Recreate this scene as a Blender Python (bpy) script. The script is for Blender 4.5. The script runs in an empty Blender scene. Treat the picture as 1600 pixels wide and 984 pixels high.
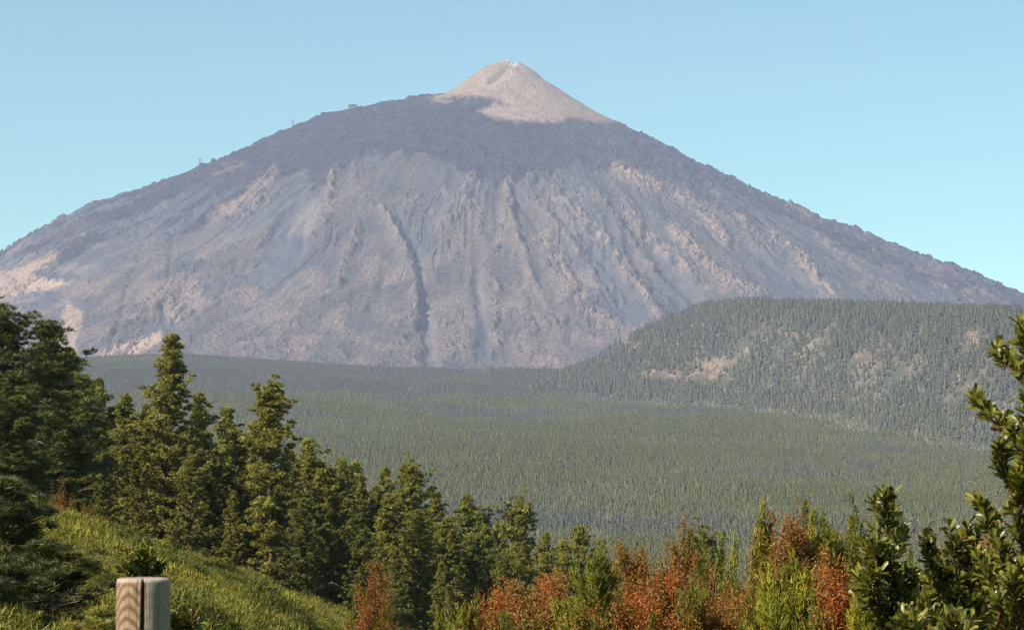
import bpy, math, random
import numpy as np
R = math.radians
SC = bpy.context.scene
COL = SC.collection
rng = np.random.default_rng(7)

# ------------------------------------------------------------------ camera
FPX, HOR, CU, CV = 3720.0, 705.0, 800.0, 492.0
PITCH = math.atan((HOR - CV) / FPX)
EYE = 1.6
cd = bpy.data.cameras.new('camera')
cam = bpy.data.objects.new('camera', cd); COL.objects.link(cam)
cam.location = (0, 0, EYE); cam.rotation_euler = (math.pi / 2 + PITCH, 0, 0)
cd.sensor_width = 36; cd.lens = FPX / 1600 * 36
cd.clip_start = 0.2; cd.clip_end = 80000
cd.dof.use_dof = True; cd.dof.focus_distance = 160; cd.dof.aperture_fstop = 16
SC.camera = cam
cp, sp = math.cos(PITCH), math.sin(PITCH)

def at(u, v, Y):
    dx = (u - CU) / FPX; dv = (CV - v) / FPX
    k = Y / (cp - dv * sp)
    return np.array((dx * k, Y, EYE + (sp + dv * cp) * k))

def proj(x, y, z):
    z = z - EYE
    d = y * cp + z * sp; h = -y * sp + z * cp
    return CU + FPX * x / d, CV - FPX * h / d

def zpix(v, Y):
    dv = (CV - v) / FPX
    return EYE + (sp + dv * cp) * Y / (cp - dv * sp)

# ------------------------------------------------------------------ noise
def _h(i, j, s):
    n = (i.astype(np.int64) * 374761393 + j.astype(np.int64) * 668265263 + s * 1442695041) & 0xffffffff
    n = ((n ^ (n >> 13)) * 1274126177) & 0xffffffff
    n = ((n ^ (n >> 16)) * 2246822519) & 0xffffffff
    return ((n ^ (n >> 15)) & 0xffff) / 32767.5 - 1.0

def vn(x, y, s=0):
    i = np.floor(x); j = np.floor(y)
    fx = x - i; fy = y - j
    fx = fx * fx * fx * (fx * (fx * 6 - 15) + 10); fy = fy * fy * fy * (fy * (fy * 6 - 15) + 10)
    a = _h(i, j, s); b = _h(i + 1, j, s); c = _h(i, j + 1, s); d = _h(i + 1, j + 1, s)
    return (a * (1 - fx) + b * fx) * (1 - fy) + (c * (1 - fx) + d * fx) * fy

def fbm(x, y, o=4, s=0, g=0.5):
    t = 0; a = 1; n = 0
    for k in range(o):
        t = t + a * vn(x, y, s + k * 17); n += a; a *= g; x = x * 2.03 + 3.1; y = y * 2.03 + 1.7
    return t / n

def ridged(x, y, o=3, s=0):
    t = 0; a = 1; n = 0
    for k in range(o):
        t = t + a * (1 - 2 * np.abs(vn(x, y, s + k * 13))); n += a; a *= 0.5; x = x * 2.1 + 1.3; y = y * 2.1 + 4.1
    return t / n

def sm(x, a, b):
    t = np.clip((x - a) / (b - a), 0, 1); return t * t * (3 - 2 * t)

# ------------------------------------------------------------------ meshes
def mesh(name, V, faces, m, parent=None, attrs=None, smooth=False, loc=None):
    """faces: (n,3) or (n,4) array, or a list of such arrays"""
    fs = faces if isinstance(faces, list) else [faces]
    fs = [np.asarray(f, np.int32) for f in fs if len(f)]
    me = bpy.data.meshes.new(name)
    V = np.asarray(V, np.float32)
    me.vertices.add(len(V)); me.vertices.foreach_set('co', V.ravel())
    lp = np.concatenate([f.ravel() for f in fs])
    sz = np.concatenate([np.full(len(f), f.shape[1], np.int32) for f in fs])
    st = np.concatenate([[0], np.cumsum(sz)[:-1]]).astype(np.int32)
    me.loops.add(len(lp)); me.loops.foreach_set('vertex_index', lp)
    me.polygons.add(len(sz)); me.polygons.foreach_set('loop_start', st)
    me.polygons.foreach_set('use_smooth', np.full(len(sz), smooth))
    for k, a in (attrs or {}).items():
        at_ = me.attributes.new(k, 'FLOAT', 'POINT'); at_.data.foreach_set('value', np.asarray(a, np.float32))
    me.update(calc_edges=True); me.validate()
    if m is not None: me.materials.append(m)
    o = bpy.data.objects.new(name, me); COL.objects.link(o)
    if parent is not None: o.parent = parent
    if loc is not None: o.location = loc
    return o

def tag(o, label=None, cat=None, group=None, kind=None):
    for k, v in (('label', label), ('category', cat), ('group', group), ('kind', kind)):
        if v: o[k] = v
    return o

def empty(name, loc, label, cat, group=None, rz=0.0, s=1.0):
    o = bpy.data.objects.new(name, None); COL.objects.link(o)
    o.location = [float(c) for c in loc]; o.rotation_euler = (0, 0, rz); o.scale = (s, s, s)
    o.empty_display_size = 0.2
    return tag(o, label, cat, group)

def grid_faces(ny, nx):
    i = np.arange(ny * nx).reshape(ny, nx)
    return np.stack([i[:-1, :-1], i[:-1, 1:], i[1:, 1:], i[1:, :-1]], -1).reshape(-1, 4)

# ------------------------------------------------------------------ materials
class NT:
    def __init__(s, name):
        s.m = bpy.data.materials.new(name); s.m.use_nodes = True
        s.t = s.m.node_tree; s.t.nodes.clear()
        s.out = s.n('ShaderNodeOutputMaterial')
    def n(s, t, **k):
        o = s.t.nodes.new(t)
        for a, v in k.items(): setattr(o, a, v)
        return o
    def l(s, a, b): s.t.links.new(a, b)
    def put(s, sock, v):
        if isinstance(v, bpy.types.NodeSocket): s.l(v, sock)
        elif isinstance(v, tuple) and len(v) == 3 and sock.type == 'RGBA': sock.default_value = (*v, 1)
        else: sock.default_value = v
    def attr(s, name, kind='GEOMETRY'):
        return s.n('ShaderNodeAttribute', attribute_name=name, attribute_type=kind).outputs['Fac']
    def pos(s, scale=(1, 1, 1), obj=False):
        src = s.n('ShaderNodeTexCoord').outputs['Object'] if obj else s.n('ShaderNodeNewGeometry').outputs['Position']
        mp = s.n('ShaderNodeMapping'); s.l(src, mp.inputs[0]); mp.inputs['Scale'].default_value = scale
        return mp.outputs[0]
    def noise(s, vec, scale, det=4, rough=0.55, dist=0.0):
        o = s.n('ShaderNodeTexNoise'); s.l(vec, o.inputs['Vector'])
        o.inputs['Scale'].default_value = scale; o.inputs['Detail'].default_value = det
        o.inputs['Roughness'].default_value = rough; o.inputs['Distortion'].default_value = dist
        return o.outputs['Fac']
    def step(s, v, a, b, lo=0.0, hi=1.0):
        o = s.n('ShaderNodeMapRange', interpolation_type='SMOOTHSTEP'); s.put(o.inputs[0], v)
        o.inputs[1].default_value = a; o.inputs[2].default_value = b
        o.inputs[3].default_value = lo; o.inputs[4].default_value = hi
        return o.outputs[0]
    def math(s, op, a, b=0.0):
        o = s.n('ShaderNodeMath', operation=op); s.put(o.inputs[0], a); s.put(o.inputs[1], b)
        return o.outputs[0]
    def mix(s, f, a, b, mode='MIX'):
        o = s.n('ShaderNodeMix', data_type='RGBA', blend_type=mode)
        s.put(o.inputs[0], f); s.put(o.inputs[6], a); s.put(o.inputs[7], b)
        return o.outputs[2]
    def bump(s, h, st, d):
        o = s.n('ShaderNodeBump'); s.l(h, o.inputs['Height'])
        o.inputs['Strength'].default_value = st; o.inputs['Distance'].default_value = d
        return o.outputs[0]
    def bsdf(s, col, rough=0.9, spec=0.2, normal=None, trans=0.0, k=0.74):
        if isinstance(col, tuple): col = tuple(c * k for c in col)
        elif k != 1: col = s.mix(1.0, col, (k, k, k), 'MULTIPLY')
        b = s.n('ShaderNodeBsdfPrincipled'); s.put(b.inputs['Base Color'], col)
        s.put(b.inputs['Roughness'], rough); b.inputs['Specular IOR Level'].default_value = spec
        if normal is not None: s.l(normal, b.inputs['Normal'])
        r = b.outputs[0]
        if trans > 0:
            tr = s.n('ShaderNodeBsdfTranslucent'); s.put(tr.inputs[0], col)
            mx = s.n('ShaderNodeMixShader'); mx.inputs[0].default_value = trans
            s.l(r, mx.inputs[1]); s.l(tr.outputs[0], mx.inputs[2]); r = mx.outputs[0]
        s.l(r, s.out.inputs[0]); return s.m

# ------------------------------------------------------------------ light, sky, haze
SUN_AZ_X, SUN_AZ_Y, SUN_EL = -0.83, -0.56, R(39)
n_ = math.hypot(SUN_AZ_X, SUN_AZ_Y)
SDIR = np.array((SUN_AZ_X / n_ * math.cos(SUN_EL), SUN_AZ_Y / n_ * math.cos(SUN_EL), math.sin(SUN_EL)))
from mathutils import Vector
sl = bpy.data.lights.new('sun', 'SUN'); sun = bpy.data.objects.new('sun', sl); COL.objects.link(sun)
sl.energy = 5.0; sl.angle = R(0.5); sl.color = (1.0, 0.945, 0.86)
sun.rotation_euler = Vector(SDIR).to_track_quat('Z', 'Y').to_euler()
sun.location = (-50, -30, 80)
W = bpy.data.worlds.new('World'); SC.world = W; W.use_nodes = True
wt = W.node_tree; wt.nodes.clear()
wo = wt.nodes.new('ShaderNodeOutputWorld'); wb = wt.nodes.new('ShaderNodeBackground')
sk = wt.nodes.new('ShaderNodeTexSky'); sk.sky_type = 'NISHITA'; sk.sun_disc = False
sk.sun_elevation = SUN_EL; sk.sun_rotation = math.atan2(SDIR[0], SDIR[1])
sk.altitude = 1700; sk.air_density = 1.0; sk.dust_density = 0.2; sk.ozone_density = 1.2
tm = wt.nodes.new('ShaderNodeMix'); tm.data_type = 'RGBA'; tm.blend_type = 'MULTIPLY'; tm.inputs[0].default_value = 1
tm.inputs[7].default_value = (0.83, 1.15, 0.95, 1)
wt.links.new(sk.outputs[0], tm.inputs[6]); wt.links.new(tm.outputs[2], wb.inputs[0])
wb.inputs[1].default_value = 0.064
wt.links.new(wb.outputs[0], wo.inputs[0])
SC.view_settings.view_transform = 'Standard'; SC.view_settings.look = 'None'
SC.view_settings.exposure = 1.1; SC.view_settings.gamma = 1.0; SC.view_settings.use_curve_mapping = False
cy = SC.cycles
cy.max_bounces = 5; cy.diffuse_bounces = 1; cy.glossy_bounces = 1; cy.transmission_bounces = 2
cy.volume_bounces = 0; cy.transparent_max_bounces = 6; cy.caustics_reflective = False; cy.caustics_refractive = False
cy.use_denoising = True; cy.filter_width = 1.15; cy.denoising_prefilter = 'ACCURATE'; cy.use_adaptive_sampling = False

hz = NT('haze_air')
pv = hz.n('ShaderNodeVolumePrincipled')
pv.inputs['Color'].default_value = (0.66, 0.73, 1.0, 1); pv.inputs['Density'].default_value = 3.3e-5
hz.l(pv.outputs[0], hz.out.inputs['Volume'])
hx, hy0, hy1, hz0, hz1 = 6500.0, -400.0, 13660.0, -330.0, 2150.0
hv = [(x, y, z) for x in (-hx, hx) for y in (hy0, hy1) for z in (hz0, hz1)]
haze = mesh('haze', hv, np.array([(0, 1, 3, 2), (4, 6, 7, 5), (0, 4, 5, 1), (2, 3, 7, 6), (0, 2, 6, 4), (1, 5, 7, 3)]), hz.m)
tag(haze, 'thin blue summer haze filling the air out to the mountain', 'haze', kind='stuff')

# ------------------------------------------------------------------ strokes and zones of the relief
def segd(px, py, P, pad):
    """distance to a polyline (photo-scale units) within a padded box; inf elsewhere"""
    P = np.asarray(P, float)
    D = np.full(px.shape, 1e9)
    s = (px > P[:, 0].min() - pad) & (px < P[:, 0].max() + pad) & (py > P[:, 1].min() - pad) & (py < P[:, 1].max() + pad)
    qx, qy = px[s], py[s]; d = np.full(qx.shape, 1e9)
    for a, b in zip(P[:-1], P[1:]):
        w = b - a; t = np.clip(((qx - a[0]) * w[0] + (qy - a[1]) * w[1]) / (w @ w), 0, 1)
        d = np.minimum(d, np.hypot(qx - a[0] - t * w[0], qy - a[1] - t * w[1]))
    D[s] = d
    return D

def inpoly(px, py, P):
    P = np.asarray(P, float); r = np.zeros(px.shape, bool)
    for (x0, y0), (x1, y1) in zip(P, np.roll(P, -1, 0)):
        if y0 == y1: continue
        c = ((y0 > py) != (y1 > py)) & (px < (x1 - x0) * (py - y0) / (y1 - y0) + x0)
        r ^= c
    return r

def zone(px, py, P, soft):
    """1 inside, 0 outside, soft edge of the given width"""
    ins = inpoly(px, py, P); d = segd(px, py, list(P) + [P[0]], soft * 2)
    return np.where(ins, 0.5 + 0.5 * np.clip(d / soft, 0, 1), 0.5 - 0.5 * np.clip(d / soft, 0, 1))

# ------------------------------------------------------------------ mountain
SKY = np.array([(-500,560),(-250,492),(-120,445),(0,391),(50,363),(100,337),(150,316),(200,300),(250,283),(300,263),(350,243),(390,226),(420,213),
    (450,199),(500,179),(550,171),(600,160),(640,154),(682,152),(705,138),(730,119),(760,102),(780,96),(795,93),(808,95),(830,108),
    (860,127),(900,153),(940,177),(1000,205),(1050,229),(1100,258),(1150,279),(1200,305),(1250,325),(1300,346),(1360,363),
    (1400,381),(1450,400),(1500,417),(1550,436),(1600,459),(1750,520),(2000,590),(2200,640)], float)
MX, MY = -16.0, 12000.0
LC = SKY[SKY[:, 0] <= 795][::-1]; RC = SKY[SKY[:, 0] >= 795]
rL = (795 - LC[:, 0]) * MY / FPX; hL = np.array([zpix(v, MY) for v in LC[:, 1]])
rR = (RC[:, 0] - 795) * MY / FPX; hR = np.array([zpix(v, MY) for v in RC[:, 1]])
rF = np.array((0, 40, 638, 1000, 1500, 2000, 2500, 2900, 3500, 5000, 9000)); hF = np.array((1975, 1962, 1578, 1392, 1085, 745, 430, 262, 130, 60, 0))
rG = np.array((0, 60, 371, 560, 800, 1100, 1500, 2000, 2500, 3000, 3600, 5000, 9000)); hG = np.array((1975, 1950, 1762, 1712, 1615, 1470, 1240, 930, 650, 430, 250, 80, 0))
rQ = np.array((0, 40, 560, 800, 1200, 1700, 2200, 2700, 3200, 3900, 5000, 9000)); hQ = np.array((1975, 1962, 1630, 1510, 1290, 1010, 745, 510, 330, 180, 70, 0))
RK = np.concatenate([np.arange(0, 3000, 45.0), np.arange(3000, 9001, 500.0)])
def prof(rs, hs):
    k = np.interp(RK, rs, hs)
    e = np.pad(k, 2, mode='edge'); q = (e[:-4] + 2 * e[1:-3] + 3 * e[2:-2] + 2 * e[3:-1] + e[4:]) / 9
    return np.where(RK < 130, k, q)
pL, pR, pF, pG, pQ = prof(rL, hL), prof(rR, hR), prof(rF, hF), prof(rG, hG), prof(rQ, hQ)
pL, pR = np.interp(RK, rL, hL), np.interp(RK, rR, hR)
pB = 0.5 * (pL + pR) - np.clip(RK - 300, 0, 4000) * 0.05
TH = np.array((-180, -135, -90, -42, 0, 90, 180.0))

def base_h(r, th, PR):
    t = np.degrees(th); out = np.zeros(r.shape)
    vals = [np.interp(r, RK, p) for p in PR]
    for k in range(6):
        s = (t >= TH[k]) & (t <= TH[k + 1])
        f = (t[s] - TH[k]) / (TH[k + 1] - TH[k]); f = f * f * (3 - 2 * f) * 0.6 + f * 0.4
        out[s] = vals[k][s] * (1 - f) + vals[k + 1][s] * f
    return out

def axis(parts): return np.unique(np.concatenate([np.arange(a, b, s) for a, b, s in parts]))
gx = axis([(-6000, -2900, 60), (-2900, 2900, 5.5), (2900, 6001, 60)])
gy = axis([(8300, 9000, 40), (9000, 12350, 6.5), (12350, 13601, 50)])
X, Y = np.meshgrid(gx, gy); sh = X.shape; X = X.ravel(); Y = Y.ravel()
rr = np.hypot(X - MX, Y - MY); th = np.arctan2(Y - MY, X - MX)

def skyline(u, v):
    b = np.round(u / 12).astype(int); ok = (b >= 0) & (b <= 133)
    o = np.full(134, 1e9); np.minimum.at(o, b[ok], v[ok]); return o

rough = np.zeros(X.shape)
a_ = th * 1500.0
wx = fbm(X / 420, Y / 420, 3, 5) * 90
g1 = ridged((a_ + wx) / 260, rr / 1500, 3, 11); g2 = ridged((a_ + wx * 0.8) / 95, rr / 650, 2, 31)
amp = sm(rr, 650, 1700)
g3 = ridged((a_ + wx * 0.7) / 41, rr / 330, 3, 37)
rough += amp * (g1 * 26 + g2 * 13 + g3 * 4)
rough += fbm(X / 130, Y / 130, 3, 3) * 9 * sm(rr, 350, 900)
# first pass for the zone coordinates
PR = [pL, pG, pF, pQ, pR, pB, pL]
tgt = np.interp(np.arange(134) * 12, SKY[:, 0], SKY[:, 1])
for it in range(5):
    Z = base_h(rr, th, PR) + rough
    u, v = proj(X, Y, Z)
    so = skyline(u, v)
    err = (so - tgt) * MY / FPX
    uc = np.arange(134) * 12.0
    eL = np.interp((795 - RK * FPX / MY), uc, err); eR = np.interp((795 + RK * FPX / MY), uc, err)
    lim = (RK > 150) & (RK < 2900)
    pL = pL + np.where(lim, eL, np.where(RK >= 2900, eL[lim][-1] * np.clip((9000 - RK) / 6000, 0, 1), 0)) * 0.7
    pR = pR + np.where(lim, eR, np.where(RK >= 2900, eR[lim][-1] * np.clip((9000 - RK) / 6000, 0, 1), 0)) * 0.7
    PR = [pL, pG, pF, pQ, pR, pB, pL]
Z = base_h(rr, th, PR) + rough
U0, V0 = proj(X, Y, Z)
nz = fbm(X / 70, Y / 70, 4, 71); nz2 = fbm(X / 22, Y / 22, 3, 91)
Uw = U0 + nz * 13 + nz2 * 5; Vw = V0 + fbm(X / 60, Y / 60, 4, 77) * 11 + fbm(X / 20, Y / 20, 3, 97) * 4
front = Y < MY + 150
CONE = [(672,160),(690,146),(740,112),(795,80),(830,100),(900,148),(968,190),(930,190),(898,184),(855,190),(825,180),(800,166),(772,156),(735,152),(705,156)]
PATCH = [(744,176),(770,165),(803,164),(832,178),(852,190),(800,188),(770,184)]
LAVA = [(-400,300),(0,300),(450,150),(682,140),(735,152),(772,156),(800,168),(855,190),(940,182),(1000,190),(1300,330),(1700,480),(1700,560),(1500,470),(1340,400),
    (1220,352),(1120,318),(1060,292),(1000,275),(962,266),(925,262),(880,266),(845,272),(812,288),(780,288),(745,272),(705,256),(662,238),(625,236),(585,246),
    (550,256),(520,264),(500,300),(480,268),(450,268),(425,276),(402,288),(358,320),(331,338),(268,360),(190,372),(150,392),(122,412),(95,440),(66,438),(95,398),(40,408),(0,428),(-400,600)]
lava = zone(Uw + nz * 10 + nz2 * 4, Vw + fbm((a_ + wx) / 55, rr / 500, 4, 181) * 22 + nz2 * 3, LAVA, 3) * front
cone = np.maximum(zone(U0 + nz * 9 + nz2 * 6, V0 + nz2 * 6, CONE, 4), zone(U0 + nz * 4, V0 + nz2 * 3, PATCH, 4)) * front
lava = lava * (1 - cone)
def tanz(P, soft=6): return zone(Uw, Vw, P, soft)
SAND = [[(-300,560),(0,426),(89,396),(67,417),(49,431),(112,444),(58,454),(0,468),(-200,560)], [(102,470),(126,486),(118,556),(92,548)],
    [(146,556),(200,540),(244,519),(252,532),(232,548),(200,554)], [(250,452),(266,470),(284,506),(262,500)], [(286,445),(318,448),(312,468),(290,466)],
    [(338,272),(360,258),(386,251),(384,256),(350,272)], [(355,322),(405,290),(430,275),(420,290),(370,330),(330,345)]]
tan = np.zeros(X.shape)
for P in SAND: tan = np.maximum(tan, .8 * tanz(P))
RIBS = [([(966,268),(1012,292),(1069,313),(1118,353),(1134,378)],11,12,.8), ([(972,321),(1012,369),(1061,410),(1082,438)],10,10,.7),
    ([(1057,361),(1102,410),(1151,451),(1187,462)],13,12,.8), ([(907,337),(947,386),(968,418),(1008,463),(1029,493)],9,15,.7),
    ([(1110,296),(1159,345),(1185,380)],5,8,.5), ([(1205,372),(1232,390),(1269,426),(1300,465)],9,12,.85), ([(850,378),(890,459),(951,516)],20,10,.55),
    ([(795,293),(795,342),(808,370),(820,411),(832,440)],9,32,.55), ([(598,332),(611,358),(629,391),(643,424),(649,452),(653,485),(649,508)],9,36,.5),
    ([(738,285),(722,322),(705,350)],9,22,.4), ([(775,444),(771,497),(776,540)],9,9,.5), ([(525,268),(516,300),(502,345)],8,14,.35),
    ([(690,300),(730,322),(740,345)],8,12,.35), ([(791,350),(786,372),(780,390)],9,8,.75), ([(560,356),(545,400),(530,440)],9,12,.25),
    ([(1228,325),(1268,341)],3,4,.7), ([(1362,392),(1374,400)],2.5,3,.9), ([(820,300),(870,350),(920,420),(960,470)],7,14,.3), ([(868,300),(905,350),(940,400)],5,11,.35),
    ([(432,272),(420,292),(404,318)],7,12,.4), ([(1120,325),(1180,385),(1240,440)],5,10,.25), ([(1280,370),(1340,420),(1400,460)],5,9,.3),
    ([(925,300),(975,360),(1020,420),(1050,460)],5,9,.25), ([(880,330),(925,405),(975,470)],6,11,.2)]
GUL = [([(219,404),(206,426),(197,457),(188,493),(172,540)],5,13), ([(268,377),(266,426),(255,475),(257,507)],4.5,11), ([(371,404),(364,426),(353,449),(342,473)],4.5,12),
    ([(429,294),(415,312),(402,332)],4.5,14), ([(547,358),(525,379)],4,12), ([(600,440),(592,460),(580,482)],7,13), ([(664,372),(660,444),(671,505),(674,566)],15,14),
    ([(747,427),(750,476),(752,510)],7,8), ([(712,366),(690,372),(668,390)],4,8), ([(806,300),(822,330),(850,380)],6,12), ([(640,340),(652,400)],9,12),
    ([(911,370),(940,430),(985,500)],14,12), ([(1012,378),(1050,430),(1090,480)],14,10), ([(1150,370),(1210,420),(1262,465)],14,9), ([(470,300),(440,380),(410,440)],22,14),
    ([(880,400),(905,440),(930,490)],9,7), ([(1090,320),(1150,385)],7,8), ([(300,400),(295,450)],4,6), ([(320,350),(300,372)],5,7), ([(480,330),(470,400)],5,7)]
SCREE = [[(618,330),(640,345),(664,430),(680,510),(686,580),(662,580),(657,500),(640,410)], [(446,300),(485,290),(500,330),(470,420),(410,450),(380,440),(420,370)],
    [(905,370),(930,395),(970,430),(1020,490),(1000,520),(960,500),(925,440)], [(1012,372),(1050,415),(1100,450),(1110,480),(1050,490),(1030,440)],
    [(1150,372),(1200,395),(1262,430),(1285,470),(1215,470),(1180,410)], [(735,425),(752,420),(762,480),(768,570),(742,570),(740,480)], [(560,240),(600,240),(590,260),(570,265)]]
scree = np.zeros(X.shape)
for P in SCREE: scree = np.maximum(scree, zone(U0 + nz * 7, V0 + nz2 * 6, P, 8))
sand = np.zeros(X.shape)
for P in SAND[:3]: sand = np.maximum(sand, zone(U0 + nz * 9 + nz2 * 7, V0 + nz2 * 6, P, 5))
sand = sm(sand, .3, .8) * (1 - .8 * sm(nz2 + .5 * nz, .15, .4))
dz = np.zeros(X.shape); rock = np.zeros(X.shape)
jit = 1 + 0.55 * nz
for P, w, a, c in RIBS:
    d = segd(U0 + nz * 7, V0 + nz2 * 5, P, w * 4); g = np.exp(-(d / w) ** 2)
    dz += a * g * jit; rock = np.maximum(rock, g); tan = np.maximum(tan, min(1, c * 1.25) * np.exp(-(d / (w * 1.05)) ** 2) * sm(nz + nz2 * .8, -.55, .25))
for P, w, a in GUL:
    d = segd(U0 + nz * 4, V0 + nz2 * 3, P, w * 4); dz -= a * np.exp(-(d / w) ** 2) * jit
# gully running down from the crater rim, and the crater notch itself
for P, w, a in [([(803,97),(790,104),(778,118),(768,126)],4.5,26), ([(812,108),(822,118)],4,5), ([(838,150),(905,172)],6,-6)]:
    dz -= a * np.exp(-(segd(U0, V0, P, w * 4) / w) ** 2)
low = sm(V0, 300, 470)
scree = np.maximum(scree, .7 * sm(U0 + nz * 30, 830, 960) * (1 - cone) * sm(-nz2 - nz * .6, -.5, .3) * front)
tan = np.maximum(tan, 0.55 * low * sm(fbm(X / 120, Y / 120, 4, 123), 0.0, 0.45)) * (1 - sm(scree, .5, 1.) * .9)
Z = Z + dz * front
Z += lava * (fbm(X / 55, Y / 55, 4, 41) * 13 + np.abs(fbm(X / 26, Y / 26, 3, 43)) * 15 - 4) * front
# lip of the lava where it laps against the cone
Z += 14 * np.exp(-(segd(U0, V0, [(640,156),(690,154),(740,155),(778,160)], 20) / 5) ** 2) * front
Z += (rock * (np.abs(fbm(X / 30, Y / 30, 4, 61)) * 34 - 6) + (1 - scree) * low * fbm(X / 20, Y / 20, 3, 67) * 6) * front
oc = fbm((a_ + wx * .8) / 26, rr / 60, 4, 141) + .35 * fbm(X / 14, Y / 14, 2, 147)
outc = sm(oc, .14, .24) * (1 - cone) * (1 - sm(scree, .4, 1)) * sm(fbm((a_ + wx) / 150, rr / 420, 3, 149) + rock * .5, -.12, .25)
Z += outc * 15 * front * sm(rr, 500, 1100)
st1 = fbm((a_ + wx * .9) / 110, rr / 900, 4, 161); st2 = fbm((a_ + wx * .9) / 85, rr / 800, 5, 171)
mid = sm(V0, 250, 320) * (1 - cone) * front
scree = np.maximum(scree, .8 * sm(st1, .10, .2) * mid); tan = np.maximum(tan, .34 * sm(st2, .12, .34) * mid * (1 - lava) * (1 - .6 * sm(U0, 820, 960)))
tan = np.maximum(tan, .38 * outc * (1 - lava) * sm(nz2 + nz, -.3, .5))
Z += cone * fbm(X / 30, Y / 30, 3, 83) * 2.0

mt = NT('volcanic_slopes'); p = mt.pos()
n_big = mt.noise(p, 1 / 260, 4); n_mid = mt.noise(p, 1 / 60, 5, .6); n_fine = mt.noise(p, 1 / 13, 4, .65); n_dot = mt.noise(p, 1 / 9, 2, .5)
pst = mt.pos((1, .25, .25)); n_st = mt.noise(pst, 1 / 30, 4, .6)
slope = mt.mix(mt.step(n_big, .38, .62), (.066, .060, .061), (.125, .106, .097))
slope = mt.mix(mt.math('MULTIPLY', mt.step(n_fine, .46, .58), .75), slope, (.17, .135, .112))
slope = mt.mix(mt.math('MULTIPLY', mt.step(n_dot, .55, .62), .75), slope, (.085, .085, .075))
lavac = mt.mix(mt.step(n_mid, .36, .64), (.014, .014, .021), (.052, .044, .049))
lavac = mt.mix(mt.math('MULTIPLY', mt.step(n_fine, .55, .72), .6), lavac, (.15, .12, .105))
tanc = mt.mix(mt.step(n_fine, .40, .62), (.24, .165, .115), (.40, .28, .20))
tanc = mt.mix(mt.math('MULTIPLY', mt.step(n_dot, .57, .66), .6), tanc, (.11, .10, .08))
conec = mt.mix(mt.step(n_mid, .35, .65), (.31, .215, .148), (.41, .29, .20))
conec = mt.mix(mt.math('MULTIPLY', mt.step(n_fine, .6, .75), .5), conec, (.19, .155, .13))
screec = mt.mix(mt.step(n_st, .4, .6), (.064, .067, .077), (.094, .094, .099))
col = mt.mix(mt.attr('lava'), slope, lavac)
col = mt.mix(mt.attr('scree'), col, screec)
col = mt.mix(mt.attr('tan'), col, tanc)
col = mt.mix(mt.attr('cone'), col, conec)
col = mt.mix(mt.attr('sand'), col, mt.mix(mt.step(n_fine, .35, .65), (.36, .24, .16), (.46, .32, .22)))
col = mt.mix(mt.attr('sulphur'), col, (.62, .55, .48))
nb = mt.math('MULTIPLY', mt.math('ADD', mt.noise(p, 1 / 22, 6, .68), mt.math('MULTIPLY', n_dot, .5)), mt.step(mt.attr('scree'), .3, 1, 1, .25))
mt.bsdf(col, .95, .1, mt.bump(nb, 1.0, 20))
sulphur = np.exp(-((U0 - 797) / 13) ** 2 - ((V0 - 94) / 3.4) ** 2) * sm(nz2, -.5, .2)
sulphur = np.maximum(sulphur, .4 * np.exp(-(segd(U0, V0, [(765,134),(782,127),(797,120),(800,105)], 9) / 1.7) ** 2))
sulphur = np.maximum(sulphur, .2 * np.exp(-(segd(U0, V0, [(800,168),(822,178),(850,189)], 9) / 1.7) ** 2)) * front
mountain = mesh('mountain', np.stack([X, Y, Z], 1), grid_faces(*sh), mt.m, attrs=dict(lava=lava, tan=tan, cone=cone, scree=scree, sand=sand, sulphur=sulphur), smooth=True)
tag(mountain, 'high grey volcano with dark lava cap and pale sandy summit cone', 'mountain', kind='structure')
MGX, MGY, MZ = gx, gy, Z.reshape(sh)
MU, MV = proj(X, Y, Z)

MXA, MYA, MZA = X, Y, Z
def crest(u):
    """the point of the mountain's skyline at a bearing"""
    s = np.where(np.abs(MU - u) < 3)[0]; k = s[np.argmin(MV[s])]
    return np.array((MXA[k], MYA[k], MZA[k]))

# ------------------------------------------------------------------ valley, forest hill, near ground
FS = np.array([(-400,560),(100,557),(200,551),(300,549),(400,556),(500,563),(600,569),(700,574),(800,579),(900,580),(1100,585),(1700,600)], float)
def z_forest(x, y):
    u = CU + FPX * x / np.maximum(y, 1); vc = np.interp(u, FS[:, 0], FS[:, 1]) + 7
    zc = EYE + (HOR - vc) / FPX * 7000
    t = (y - 2600) / 4400
    z = -108 + (zc + 108) * t
    z = np.where(y > 7000, zc - 2 + 0 * y, z)
    return z + (fbm(x / 700, y / 700, 3, 201) * 22 + fbm(x / 220, y / 220, 3, 205) * 9) * sm(y, 1500, 2600) * (1 - sm(y, 6300, 6900) * .8)
HS = np.array([(700,640),(840,596),(870,581),(900,565),(950,541),(1000,516),(1050,492),(1100,474),(1150,468),(1200,469),(1300,471),(1400,476),(1500,480),(1600,483),(1750,496),(2000,560),(2300,660)], float)
HF = np.array([(700,6400),(860,6000),(1000,5600),(1100,5420),(1200,5100),(1300,4800),(1400,4520),(1500,4300),(1600,4080),(1800,3800),(2300,3500)], float)
def hill_w(x, y):
    u = CU + FPX * x / np.maximum(y, 1)
    yf = np.interp(u, HF[:, 0], HF[:, 1]); yc = yf + 760
    t = (y - yf) / (yc - yf)
    w = np.where(t < 1, np.sin(np.clip(t, 0, 1) * np.pi / 2) ** 1.15, np.clip(1 - (t - 1) / 1.6, 0, 1) ** 1.2)
    w = w * sm(u, 740, 880)
    zc = EYE + (HOR - np.interp(u, HS[:, 0], HS[:, 1] - 0.0 + 9.0)) / FPX * yc
    return w, zc
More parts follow.
